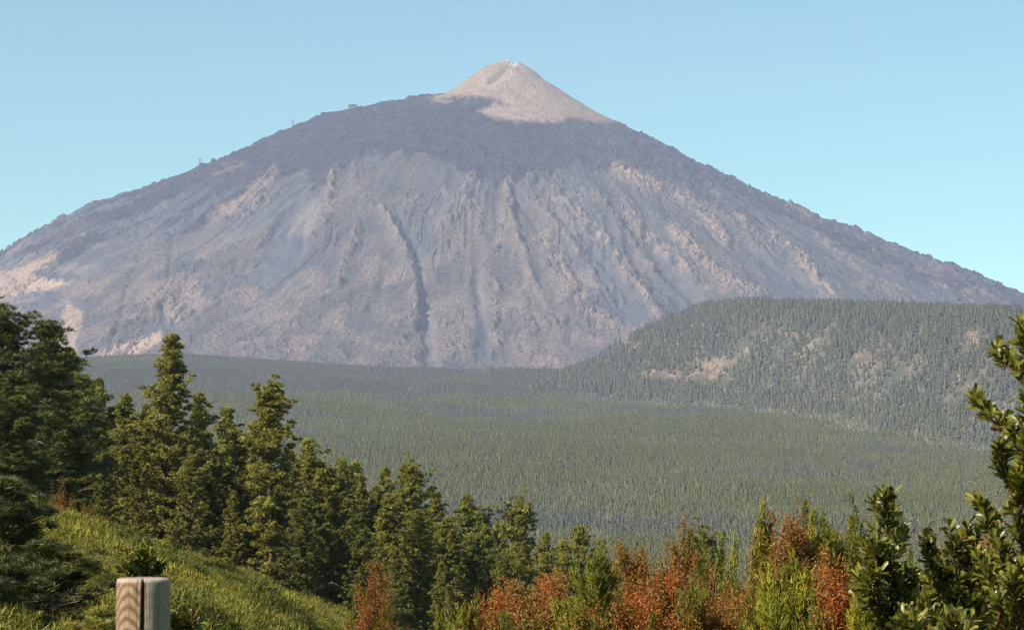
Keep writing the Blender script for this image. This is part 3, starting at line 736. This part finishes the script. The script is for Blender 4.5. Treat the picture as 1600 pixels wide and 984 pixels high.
PINES = [
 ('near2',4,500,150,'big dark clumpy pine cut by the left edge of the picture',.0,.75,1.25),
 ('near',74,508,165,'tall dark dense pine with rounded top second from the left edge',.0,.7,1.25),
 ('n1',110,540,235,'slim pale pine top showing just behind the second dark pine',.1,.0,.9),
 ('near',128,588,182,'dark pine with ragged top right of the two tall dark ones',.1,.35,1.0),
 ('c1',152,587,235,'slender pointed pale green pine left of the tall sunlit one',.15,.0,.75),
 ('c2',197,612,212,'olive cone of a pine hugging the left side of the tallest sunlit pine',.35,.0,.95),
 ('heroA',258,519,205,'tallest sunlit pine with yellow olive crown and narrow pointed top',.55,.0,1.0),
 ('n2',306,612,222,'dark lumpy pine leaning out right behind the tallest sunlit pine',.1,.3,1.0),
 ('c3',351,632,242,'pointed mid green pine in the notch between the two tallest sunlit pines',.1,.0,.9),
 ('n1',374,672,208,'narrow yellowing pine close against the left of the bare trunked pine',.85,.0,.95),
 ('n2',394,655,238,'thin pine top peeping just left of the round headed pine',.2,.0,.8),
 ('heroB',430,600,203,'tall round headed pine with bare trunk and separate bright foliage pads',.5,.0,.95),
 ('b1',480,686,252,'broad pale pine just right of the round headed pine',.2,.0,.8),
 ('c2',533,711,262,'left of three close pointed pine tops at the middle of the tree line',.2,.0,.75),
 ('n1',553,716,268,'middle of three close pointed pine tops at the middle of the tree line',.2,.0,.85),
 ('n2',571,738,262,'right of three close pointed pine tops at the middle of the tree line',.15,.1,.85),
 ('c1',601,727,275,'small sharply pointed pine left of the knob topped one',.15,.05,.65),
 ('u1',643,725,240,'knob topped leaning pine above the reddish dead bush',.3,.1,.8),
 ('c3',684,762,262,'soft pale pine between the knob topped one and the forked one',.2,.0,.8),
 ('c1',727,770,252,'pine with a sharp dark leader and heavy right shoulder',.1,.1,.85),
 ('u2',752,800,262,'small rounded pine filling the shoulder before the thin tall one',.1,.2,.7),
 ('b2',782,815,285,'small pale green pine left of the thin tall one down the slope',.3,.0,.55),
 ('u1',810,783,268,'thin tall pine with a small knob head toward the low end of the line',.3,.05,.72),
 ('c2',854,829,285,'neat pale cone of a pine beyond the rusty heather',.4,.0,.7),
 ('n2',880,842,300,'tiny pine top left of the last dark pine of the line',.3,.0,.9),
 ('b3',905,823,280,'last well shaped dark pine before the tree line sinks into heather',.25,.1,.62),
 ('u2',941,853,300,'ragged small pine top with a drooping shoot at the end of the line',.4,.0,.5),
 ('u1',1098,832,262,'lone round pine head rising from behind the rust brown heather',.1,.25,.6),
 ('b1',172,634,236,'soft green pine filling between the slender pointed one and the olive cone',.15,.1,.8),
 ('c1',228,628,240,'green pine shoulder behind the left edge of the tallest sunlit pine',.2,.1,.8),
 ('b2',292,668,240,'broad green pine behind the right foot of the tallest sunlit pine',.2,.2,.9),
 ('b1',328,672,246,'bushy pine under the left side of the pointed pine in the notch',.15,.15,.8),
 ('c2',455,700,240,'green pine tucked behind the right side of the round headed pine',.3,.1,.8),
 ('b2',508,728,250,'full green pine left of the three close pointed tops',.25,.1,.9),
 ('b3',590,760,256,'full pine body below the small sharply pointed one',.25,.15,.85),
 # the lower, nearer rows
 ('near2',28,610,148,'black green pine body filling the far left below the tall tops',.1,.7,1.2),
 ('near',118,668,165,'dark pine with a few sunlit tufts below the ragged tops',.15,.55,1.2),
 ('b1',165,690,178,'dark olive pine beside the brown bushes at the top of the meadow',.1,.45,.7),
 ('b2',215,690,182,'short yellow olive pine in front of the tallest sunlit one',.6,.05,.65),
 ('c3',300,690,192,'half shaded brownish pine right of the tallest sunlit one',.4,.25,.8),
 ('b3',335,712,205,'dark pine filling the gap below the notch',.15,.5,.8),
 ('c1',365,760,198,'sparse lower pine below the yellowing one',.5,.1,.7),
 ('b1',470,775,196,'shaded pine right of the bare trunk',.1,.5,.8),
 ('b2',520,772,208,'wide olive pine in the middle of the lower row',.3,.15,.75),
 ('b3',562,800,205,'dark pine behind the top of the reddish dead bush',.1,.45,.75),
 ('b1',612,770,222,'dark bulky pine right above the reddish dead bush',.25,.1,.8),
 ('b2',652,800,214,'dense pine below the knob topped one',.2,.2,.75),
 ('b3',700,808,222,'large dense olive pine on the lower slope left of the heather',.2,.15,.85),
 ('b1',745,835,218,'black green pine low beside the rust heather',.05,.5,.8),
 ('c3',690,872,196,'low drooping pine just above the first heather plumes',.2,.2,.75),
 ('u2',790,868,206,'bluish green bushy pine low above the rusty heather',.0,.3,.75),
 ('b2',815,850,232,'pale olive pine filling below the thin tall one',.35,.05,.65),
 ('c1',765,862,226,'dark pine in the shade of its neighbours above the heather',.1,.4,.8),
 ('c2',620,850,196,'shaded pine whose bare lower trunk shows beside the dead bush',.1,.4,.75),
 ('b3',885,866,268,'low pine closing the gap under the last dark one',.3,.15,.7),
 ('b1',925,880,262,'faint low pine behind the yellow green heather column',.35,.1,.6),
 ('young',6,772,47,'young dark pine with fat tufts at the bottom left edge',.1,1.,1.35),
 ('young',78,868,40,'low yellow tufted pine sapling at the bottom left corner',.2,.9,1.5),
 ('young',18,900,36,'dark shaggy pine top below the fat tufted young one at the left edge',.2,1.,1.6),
 ('young',160,965,36,'small bright pine seedling left of the post',.5,.0,1.3),
]
for k, u, v, Y, lb, wa, de, sx in PINES: pine(k, u, v + (9 if Y > 60 else 0), Y, lb, wa, de, None, 'pines on the near hillside', sx)

# ------------------------------------------------------------------ heather and dead bushes
def plume_mat(name):
    m = NT(name); f = m.attr('tone')
    rp = m.n('ShaderNodeValToRGB'); m.l(f, rp.inputs[0]); e = rp.color_ramp.elements
    e[0].position = 0; e[0].color = (.20, .07, .02, 1); e[1].position = 1; e[1].color = (.42, .35, .025, 1)
    for q, c in ((.18, (.40, .112, .023)), (.36, (.47, .175, .028)), (.5, (.27, .155, .036)), (.66, (.13, .145, .018)), (.84, (.23, .23, .022))):
        x_ = e.new(q); x_.color = (*c, 1)
    return m.bsdf(rp.outputs[0], .7, .2, None, .3)
M_PL = plume_mat('heather_shoots')
sb = NT('heather_wood'); sb.bsdf((.10, .055, .035), .9, .15)
def heather(u, v, w, Y, label, mixw, seed, n=170, down=230, dens=150, tall=.5, group='heather bushes in front of the valley', name='heather_bush', cat='heather', size=1.0, sparse=1.0):
    """mixw: weights (rust, brown, green, yellow); crown reaches from v down by `down` photo pixels"""
    r = np.random.default_rng(seed); x0 = (u - CU) / FPX * Y; zb = gz(x0, Y) - .1; zt = zpix(v, Y) - zb
    px_ = Y / FPX; W2 = w * px_ / 2; Dn = down * px_
    e = empty(name, (x0, Y, zb), label, cat, group)
    S, C = Acc(), Acc()
    ns = 7; roots = []
    for k in range(ns):
        a = r.uniform(0, 6.28); q = r.uniform(.1, .7)
        top = np.array([math.cos(a) * W2 * q, math.sin(a) * W2 * q, zt - Dn * r.uniform(.55, .9)])
        P = np.array([[0, 0, 0], top * .4 + r.normal(0, .05, 3), top * .75, top]); P[0, :2] = r.normal(0, .06, 2)
        V, F = tube(P, np.array([.03, .024, .016, .009]) * min(2, Y / 22), 5); S.add(V, F); roots.append(P)
    tones = np.array([.22, .48, .72, .9]); mixw = np.array(mixw, float) + np.array([.05, .22, .2, .32]); mixw /= mixw.sum()
    patch = r.uniform(0, 6.28, 3)
    for k in range(int(n * sparse)):
        a = r.uniform(0, 6.28); q = math.sqrt(r.uniform(0, 1)); hfrac = r.uniform(0, 1) ** .8
        # an uneven dome: height of the envelope at this offset
        env = (1 - q ** 2.6) * (.72 + .28 * math.sin(a * 3 + patch[0] + q * 4))
        ztip = zt - Dn * (1 - env) - Dn * .55 * (1 - hfrac) * (k > 6)
        if k < 3: ztip = zt - Dn * r.uniform(0, .1); q *= .45
        tip = np.array([math.cos(a) * W2 * q, math.sin(a) * W2 * q, max(ztip, zt - Dn * 1.05)])
        L = tall * r.uniform(.45, 1.15) * size
        if k % 9 == 4: tip[2] += .22 * size * r.uniform(.3, 1)
        pre = r.uniform(0, 1) < (mixw[2] + mixw[3])
        if pre and k % 3 == 0: tip[2] += .16 * size; L *= 1.25
        lean = np.array([math.cos(a) * q * .55, math.sin(a) * q * .55, 1]) + np.append(r.normal(0, .13, 2), 0); lean /= np.linalg.norm(lean)
        b = tip - lean * L
        rt = roots[r.integers(ns)]; j = rt[r.integers(2, 4)]
        P = np.array([j, (j + b) * .5 + np.append(r.normal(0, .05, 2), -.05), b, tip])
        V, F = tube(P, np.array([.008, .006, .004, .002]) * min(3, Y / 20), 3); S.add(V, F)
        # colours stand in patches, so neighbours share one
        sel = (vn(np.array([tip[0] / .28 / size + seed]), np.array([tip[2] / .4 / size + tip[1] * 2]), seed)[0] + 1) / 2 * .75 + r.uniform(0, .25)
        kk = int(np.searchsorted(np.cumsum(mixw), np.clip(sel * 1.15 - .07, 0, .999))); kk = min(kk, 3); tone = tones[kk]
        m_ = int(dens * r.uniform(.7, 1.2) * (1.0 if kk >= 2 else 1.8))
        s = r.uniform(0, 1, m_) ** .85
        if kk >= 2:   # fresh feathery shoots
            O = b + (tip - b) * s[:, None] + r.normal(size=(m_, 3)) * .010 * size
            D = lean + r.normal(size=(m_, 3)) * .42; ln = r.uniform(.035, .075, m_) * size; wd = .009 * size
            side = r.normal(size=(m_, 3)); O += side * (.016 * (1.1 - s))[:, None] * size
        else:         # knobbly faded flower heads
            O = b + (tip - b) * s[:, None] + r.normal(size=(m_, 3)) * (.038 * size)
            D = lean * .5 + r.normal(size=(m_, 3)) * .8; ln = r.uniform(.018, .036, m_) * size; wd = .0125 * size
        V, F = blade_mesh(O, D, ln, wd, rnd=r)
        C.add(V, F, np.repeat(np.clip(tone + r.normal(0, .055, m_) + r.normal(0, .03), 0, 1), 3))
    V, F, A = S.out(); mesh('stems', V, F, sb.m, e, smooth=True)
    V, F, A = C.out(); mesh('foliage', V, F, M_PL, e, attrs=A)
    return e
RU, BR, GR, YE = (1, 0, 0, 0), (.5, 1, 0, 0), (0, .1, 1, .6), (0, 0, .35, 1)
HE = [
 (845,893,150,21,'rust orange heather dome in front of the low pines',(1,.25,0,.12)),
 (775,930,120,20,'low rust heather left of the rust orange dome',(1,.3,.1,.3)),
 (725,945,90,19,'mixed rust and yellow heather at the bottom centre left',(.6,.3,.2,.6)),
 (690,972,70,18,'lowest small heather tuft left of the mixed rust and yellow one',(.5,.5,.3,.5)),
 (927,868,78,20,'yellow green heather column beside the rust orange dome',(0,.05,.6,1)),
 (955,890,60,21,'olive heather with bare arching twigs right of the yellow green column',(.1,.4,1,.5)),
 (992,846,96,24,'brown dead heather with slim dark spires',(.35,1,.1,0)),
 (1040,880,110,22,'broad rust red heather between the brown spires and the pine head',(1,.35,.08,.1)),
 (1072,834,86,25,'rust brown heather with one tall pointed spire',(.9,.8,.1,.05)),
 (1112,868,80,24,'thin grey green heather right of the lone pine head',(.1,.5,1,.25)),
 (1000,925,120,18,'fox brown heather low in the bottom centre',(1,.6,.1,.2)),
 (1085,925,120,18,'orange rust heather low below the tall pointed spire',(1,.2,.1,.3)),
 (905,940,110,18,'golden green heather low below the yellow green column',(.3,.2,.5,1)),
 (830,955,110,17,'dull olive heather low in front of the rust orange dome',(.5,.4,.6,.3)),
 (1145,905,70,21,'small mixed heather with a single dark red spire',(.7,.7,.5,.3)),
 (1180,925,90,18,'amber heather low left of the tall brown and yellow bush',(.6,.3,.3,1)),
 (1228,800,120,19,'tall brown and yellow heather with wide spreading plumes',(.25,.9,.35,.6)),
 (1275,798,110,20,'tallest dark brown heather with ragged tip',(.2,1,.45,.5)),
 (1310,842,70,18,'lime green upright heather beside the glossy leaved shrub',(.05,.15,.6,1)),
 (1240,880,130,16,'big golden heather low in front of the tall brown ones',(.35,.3,.4,1)),
 (1310,900,110,15.5,'rust speckled heather left of the glossy leaved shrub',(1,.3,.2,.3)),
 (1350,930,80,14,'yellow heather at the foot of the glossy leaved shrub',(.4,.2,.4,1)),
 (1440,890,90,16,'dull green heather between the two glossy leaved shrubs',(.3,.3,1,.3)),
 (1556,845,70,11,'reddish heather in the gap left of the right edge',(1,.6,.3,.2)),
]
for i, (u, v, w, Y, lb, mx) in enumerate(HE): heather(u, v, w * 1.6, Y, lb, mx, 2000 + i, n=int(200 + w * 2.6), down=190, tall=.34, dens=110)
for i, (u, v, Y, lb, mx) in enumerate([(1191,806,19,'single thin stalk with a yellow plume',YE),(1126,848,23,'short thin stalk with a faded olive plume',GR),(1147,846,23,'thin stalk with a bright yellow plume tip',YE),(1330,805,18,'slanting thin stalk with a rust brush at its tip',RU)]):
    heather(u, v, 16, Y, lb, mx, 2100 + i, n=9, down=150, dens=130, tall=.42, name='heather_stalk', cat='heather stalk', group='single heather stalks')
heather(588,868,112,58,'loose reddish dead bush against the dark pines',(1,.55,.06,0),2200,n=210,down=130,dens=90,tall=.75,name='dead_bush',cat='bush',group='dead bushes on the hillside',size=1.7)
heather(575,935,70,50,'low reddish brush at the foot of the loose dead bush',(1,.8,.2,.1),2201,n=90,down=90,dens=80,tall=.6,name='dead_bush',cat='bush',group='dead bushes on the hillside',size=1.6)
heather(96,757,84,138,'orange brown bush at the top of the green meadow',(1,.9,.1,.5),2202,n=130,down=70,dens=70,tall=1.0,name='dead_bush',cat='bush',group='dead bushes on the hillside',size=3)
heather(140,782,60,142,'small brown bush right below the orange brown one',(.7,1,.2,.3),2203,n=80,down=55,dens=70,tall=.9,name='dead_bush',cat='bush',group='dead bushes on the hillside',size=3)
heather(205,805,55,160,'dull brown bush at the foot of the tallest sunlit pine',(.6,1,.2,.2),2204,n=80,down=60,dens=70,tall=.9,name='dead_bush',cat='bush',group='dead bushes on the hillside',size=3)

# ------------------------------------------------------------------ glossy leaved shrubs
def leaf_mat():
    m = NT('glossy_leaf'); f = m.attr('tone')
    c = m.mix(m.step(f, 0, .55), (.045, .05, .007), (.13, .13, .014)); c = m.mix(m.step(f, .55, .93), c, (.27, .24, .03)); c = m.mix(m.step(f, .95, 1), c, (.20, .06, .02))
    return m.bsdf(c, .36, .4, None, .18, .85)
M_LEAF = leaf_mat()
rw = NT('reddish_wood'); rw.bsdf((.12, .06, .04), .7, .2)
def leaves(O, D, L, Wd, r):
    """folded leaf blades, broad past the middle: 6 vertices, 4 faces each"""
    D = D / np.linalg.norm(D, axis=1, keepdims=True); S = np.cross(D, r.normal(size=D.shape) * .55 + np.array([0, 0, 1.])); S /= np.linalg.norm(S, axis=1, keepdims=True) + 1e-9
    N = np.cross(S, D); L = L[:, None]; Wd = Wd[:, None]
    m1 = O + D * L * .58 - N * Wd * .16; tip = O + D * L - N * L * .08
    b1 = O + D * L * .42; b2 = O + D * L * .86 - N * L * .05
    V = np.stack([O, b1 + S * Wd * .40, b2 + S * Wd * .46, tip, b2 - S * Wd * .46, b1 - S * Wd * .40, m1], 1).reshape(-1, 3)
    i = np.arange(len(O)) * 7
    F = np.concatenate([np.stack([i + p, i + (p + 1) % 6, i + 6], 1) for p in range(6)])
    return V, F
def shrub(Y, mains, label, seed, leaf=.052, gap=10, sidepx=(32, 64), group='glossy leaved shrubs at the right', reach=1.0):
    """mains: stems as photo-plane polylines; every stem bears upswept side shoots ending in leaf whorls"""
    r = np.random.default_rng(seed); px_ = Y / FPX
    S, C = Acc(), Acc(); base = at(*mains[0][0], Y); base = np.array([base[0], Y, gz(base[0], Y) - .1])
    e = empty('glossy_shrub', base, label, 'shrub', group)
    def whorled(P, n, dense):
        s = np.linspace(.05, 1, n) ** .8; d = P[-1] - P[0]; d = d / np.linalg.norm(d); ax = np.cross(d, [.3, .2, 1]); ax /= np.linalg.norm(ax); bx = np.cross(d, ax)
        ph = np.arange(n) * 2.4 + r.uniform(0, 6); up = np.interp(s, [0, .8, 1], [.55, .8, 1.6])
        seg = np.stack([np.interp(s, np.linspace(0, 1, len(P)), P[:, k]) for k in range(3)], 1)
        D = np.cos(ph)[:, None] * ax + np.sin(ph)[:, None] * bx + d * up[:, None] + np.array([0, 0, .25]) + r.normal(size=(n, 3)) * .15
        V, F = leaves(seg, D, leaf * r.uniform(.65, 1.15, n), leaf * .36 * r.uniform(.8, 1.2, n), r)
        C.add(V, F, np.repeat(np.clip(r.uniform(0, .62) * .6 + r.uniform(0, .5, n) * .75 + .22 * (s > .8) + (r.uniform(0, 1, n) > .985), 0, 1), 7))
    for mi, M in enumerate(mains):
        dep = r.normal(0, .12) if mi else 0
        P = np.array([at(q[0], q[1], Y) for q in M]) - base; P[:, 1] += np.linspace(0, dep * 2, len(P))
        if mi == 0: P = np.vstack([[0, 0, 0], P])
        ln = np.linalg.norm(np.diff(P, axis=0), axis=1).sum()
        V, F = tube(P, np.linspace(.011 if mi == 0 else .006, .0025, len(P)), 6); S.add(V, F)
        cum = np.concatenate([[0], np.cumsum(np.linalg.norm(np.diff(P, axis=0), axis=1))])
        def pt(s): return np.array([np.interp(s, cum, P[:, k]) for k in range(3)])
        lo = max(0.0, cum[-1] - 520 * px_)
        s = lo + gap * px_
        while s < cum[-1]:
            f = (cum[-1] - s) / (330 * px_)
            L = r.uniform(*sidepx) * px_ * np.clip(.35 + f * 1.0, .3, 1) * reach
            c0 = pt(s); az = r.uniform(0, 6.28); el = R(r.uniform(25, 62))
            d = np.array([math.cos(az) * math.cos(el), math.sin(az) * math.cos(el), math.sin(el)])
            Q = np.array([c0, c0 + d * L * .5, c0 + d * L + np.array([0, 0, L * .18])])
            V, F = tube(Q, np.array([.0035, .0026, .0016]), 4); S.add(V, F)
            whorled(Q, max(12, int(L / px_ / 2.0)), 1)
            s += gap * px_ * r.uniform(.6, 1.3)
        tipP = np.array([pt(cum[-1] - 60 * px_), pt(cum[-1] - 30 * px_), pt(cum[-1])]); whorled(tipP, 34, 1)
    V, F, A = S.out(); mesh('stems', V, F, rw.m, e, smooth=True)
    V, F, A = C.out(); mesh('foliage', V, F, M_LEAF, e, attrs=A)
    return e
shrub(9.0, [[(1392,1120),(1388,990),(1382,900),(1384,825),(1382,775)],[(1386,930),(1362,890),(1356,855)],[(1386,900),(1408,860),(1412,800)],[(1388,980),(1350,940),(1345,900)],[(1388,1000),(1420,950),(1424,900)]],
    'glossy leaved shrub with a pointed top and reddish stem beside the lime heather', 3001)
shrub(9.4, [[(1500,1120),(1497,980),(1492,900),(1488,842)],[(1497,960),(1468,900),(1462,850)],[(1495,930),(1515,880),(1512,835)],[(1499,1000),(1540,930),(1538,872)],[(1499,1020),(1455,970),(1450,920)],[(1499,1030),(1560,970),(1562,905)]],
    'lower round glossy leaved shrub between the pointed one and the right edge', 3002)
shrub(8.2, [[(1640,1130),(1620,980),(1608,860),(1606,740),(1611,640),(1607,560),(1598,510)],[(1605,712),(1584,680),(1558,652),(1540,620)],[(1590,790),(1566,745),(1556,700)],[(1608,610),(1588,575),(1574,545)],
    [(1600,920),(1566,860),(1552,790)],[(1606,980),(1566,930),(1555,880)],[(1604,900),(1622,800),(1625,700)],[(1600,640),(1625,590),(1628,520)],[(1610,1010),(1585,960),(1576,900)],[(1604,880),(1580,820),(1572,740)],[(1612,1040),(1572,1000),(1560,940)],[(1606,800),(1586,770),(1576,690)]],
    'tall glossy leaved shrub with one bare reaching branch at the right edge', 3003, leaf=.047, reach=.6)
shrub(7.2, [[(1430,1150),(1432,1040),(1428,965)],[(1432,1060),(1405,1010),(1402,975)],[(1432,1060),(1470,1010),(1476,965)],[(1432,1070),(1500,1030),(1520,985)]],
    'low glossy leaved shrub at the bottom edge under the round one', 3004, leaf=.042)
shrub(30, [[(222,960),(222,905),(218,870)],[(222,940),(240,905),(246,885)],[(222,940),(205,905),(200,880)],[(222,945),(232,900),(234,868)]],
    'small dark leafy bush peeping up behind the top of the wooden post', 3005, leaf=.13, gap=8, sidepx=(22, 38), group='dark leafy bushes around the post')
shrub(22, [[(290,1060),(288,1000),(290,962)],[(288,1010),(276,980),(272,958)],[(288,1010),(300,985),(304,968)]],
    'dark leafy twig low against the right side of the wooden post', 3006, leaf=.10, gap=8, sidepx=(18, 30), group='dark leafy bushes around the post')

# ------------------------------------------------------------------ wooden post
Yp = 5.4; xp = (226.5 - CU) / FPX * Yp; zt = zpix(903, Yp); zb = gz(xp, Yp) - .25; rp = 41.5 / FPX * Yp
na_ = 360; ang = np.arange(na_) / na_ * 2 * np.pi
face = math.atan2(0 - Yp, 0 - xp)   # the side that looks at the viewer
da = (ang - face + math.pi) % (2 * math.pi) - math.pi
r_ = np.random.default_rng(3)
rings = [(zb, 1.0)] + [(zb + (zt - zb) * t, 1.0) for t in np.linspace(.04, .985, 46)] + [(zt - .006, .99), (zt - .002, .965), (zt, .92), (zt + .0005, .6), (zt + .0008, .25)]
Vp = []
for z, s in rings:
    cen = .02 + .03 * math.sin(z * 4.0); wid_ = .075 + .015 * math.sin(z * 7 + 1)
    crack = np.exp(-((da - cen) / wid_) ** 14)
    small = .05 * np.exp(-((da + .75) / .02) ** 2) * (z < zt - .2) + .04 * np.exp(-((da - .6) / .02) ** 2) * (z < zt - .05)
    w_ = 1 + .012 * np.sin(ang * 3 + z) + .006 * np.sin(ang * 7 + 2 * z)
    rad = rp * s * w_ * (1 - crack * (.75 if s > .5 else .45) - small)
    Vp.append(np.stack([np.cos(ang) * rad, np.sin(ang) * rad, np.full(na_, z - zb) - .004 * crack], 1))
nr = len(rings); i = np.arange(nr * na_).reshape(nr, na_); j = np.roll(i, -1, 1)
Fp = np.stack([i[:-1], j[:-1], j[1:], i[1:]], -1).reshape(-1, 4)
Vp = np.concatenate(Vp + [np.array([[0, 0, zt - zb + .001]])]); cap = np.stack([i[-1], j[-1], np.full(na_, nr * na_)], 1)
wm = NT('weathered_wood'); p = wm.pos((1, 1, .16), True)
ds = wm.noise(wm.pos((1, 1, 1), True), 5, 3)
sepw = wm.n('ShaderNodeSeparateXYZ'); wm.l(wm.n('ShaderNodeTexCoord').outputs['Object'], sepw.inputs[0])
ax_ = wm.math('SUBTRACT', wm.math('ABSOLUTE', sepw.outputs['X']), .024)
arc = wm.math('ADD', sepw.outputs['Z'], wm.math('MULTIPLY', wm.math('MULTIPLY', ax_, ax_), 42))
arc = wm.math('ADD', wm.math('MULTIPLY', arc, 235), wm.math('MULTIPLY', wm.noise(wm.pos((14, 14, 5), True), 1, 3, .6), 11))
ringv = wm.math('ADD', wm.math('MULTIPLY', wm.math('SINE', arc), .5), .5)
fib = wm.noise(wm.pos((60, 60, 2.2), True), 3, 4, .6)
c = wm.mix(wm.step(ringv, .1, .75), (.19, .105, .055), (.38, .26, .165))
c = wm.mix(wm.math('MULTIPLY', wm.step(fib, .48, .62), .7), c, (.16, .10, .07))
sepx = wm.n('ShaderNodeSeparateXYZ'); wm.l(wm.n('ShaderNodeTexCoord').outputs['Object'], sepx.inputs[0])
grey = wm.math('ADD', wm.step(sepx.outputs['X'], -.03, .045), wm.math('MULTIPLY', wm.math('SUBTRACT', ds, .5), .9))
c = wm.mix(wm.step(grey, .1, 1.0, 0, .75), c, (.36, .315, .25))
org = wm.math('MULTIPLY', wm.step(sepx.outputs['Z'], zt - zb - .10, zt - zb - .32), wm.step(sepx.outputs['X'], .015, -.045))
c = wm.mix(wm.math('MULTIPLY', wm.math('MULTIPLY', org, wm.step(ds, .35, .65)), .85), c, (.26, .10, .035))
pale_top = wm.step(sepx.outputs['Z'], zt - zb - .012, zt - zb - .002)  # weathered whitish band round the top end of the post
c = wm.mix(wm.math('MULTIPLY', pale_top, .6), c, (.58, .46, .35))
wm.bsdf(c, .85, .15, wm.bump(fib, .8, .008))
post = mesh('wooden_post', Vp, [Fp, cap], wm.m, smooth=True, loc=(xp, Yp, zb))
tag(post, 'short round wooden post with a deep split down its middle', 'post')

# ------------------------------------------------------------------ cable car line on the skyline
st = NT('grey_steel'); st.bsdf((.16, .16, .17), .6, .4)
cc = NT('concrete_wall'); cc.bsdf((.20, .19, .185), .9, .2)
gw = NT('dark_window'); gw.bsdf((.05, .06, .07), .2, .5)
def bar(A, a, b, w):
    V, F = tube(np.array([a, b], float), w, 4); A.add(V, F)
def box(A, c, s):
    c = np.array(c, float); s = np.array(s, float) / 2
    V = np.array([(x, y, z) for x in (-1, 1) for y in (-1, 1) for z in (-1, 1)]) * s + c
    A.add(V, np.array([(0, 1, 3, 2), (4, 6, 7, 5), (0, 4, 5, 1), (2, 3, 7, 6), (0, 2, 6, 4), (1, 5, 7, 3)]))
for u, h, lb in ((311, 27, 'lower steel cable car pylon on the left skyline of the volcano'), (456, 29, 'upper steel cable car pylon on the left skyline of the volcano')):
    c = crest(u); e = empty('cable_pylon', (c[0], c[1], c[2] - 4), lb, 'pylon', 'cable car pylons on the volcano')
    A = Acc(); H = h + 4
    tops = []
    for sx, sy in ((-1, -1), (1, -1), (1, 1), (-1, 1)):
        bar(A, (sx * 5.0, sy * 5.0, 0), (sx * 2.2, sy * 2.2, H * .78), .75)
    for q in np.linspace(.1, .7, 4):
        w0 = 5 - 2.8 * q / .78; w1 = 5 - 2.8 * (q + .17) / .78
        for s in (-1, 1): bar(A, (-w0, s * w0, H * q), (w1, s * w1, H * (q + .17)), .45); bar(A, (w0, s * w0, H * q), (-w1, s * w1, H * (q + .17)), .45)
    mesh('lattice_tower', *A.out()[:2], st.m, e)
    A = Acc(); bar(A, (-9.5, 0, H * .97), (9.5, 0, H * 1.0), .9); bar(A, (-2.2, 0, H * .77), (-9, 0, H * .97), .8); bar(A, (2.2, 0, H * .77), (9, 0, H), .8)
    mesh('crossarm', *A.out()[:2], st.m, e)
    for s in (-1, 1):
        A = Acc(); box(A, (s * 9, 0, H * 1.0 + .8), (3.2, 7, 2.0)); mesh('cable_saddle', *A.out()[:2], st.m, e)
c = crest(553); e = empty('cable_station', (c[0], c[1] - 6, c[2] - 7), 'low flat roofed cable car station on the left skyline of the volcano', 'station')
A = Acc(); box(A, (0, 0, 8), (34, 22, 16)); box(A, (-20.5, 0, 9.5), (7, 16, 11)); mesh('wall', *A.out()[:2], cc.m, e)
A = Acc(); box(A, (1, 0, 17.4), (42, 27, 2.6)); rf = mesh('roof', *A.out()[:2], st.m, e)
for k in range(4):
    A = Acc(); box(A, (-11 + k * 7.4, -11.2, 10.5), (4.6, .8, 6)); mesh('window', *A.out()[:2], gw.m, e)
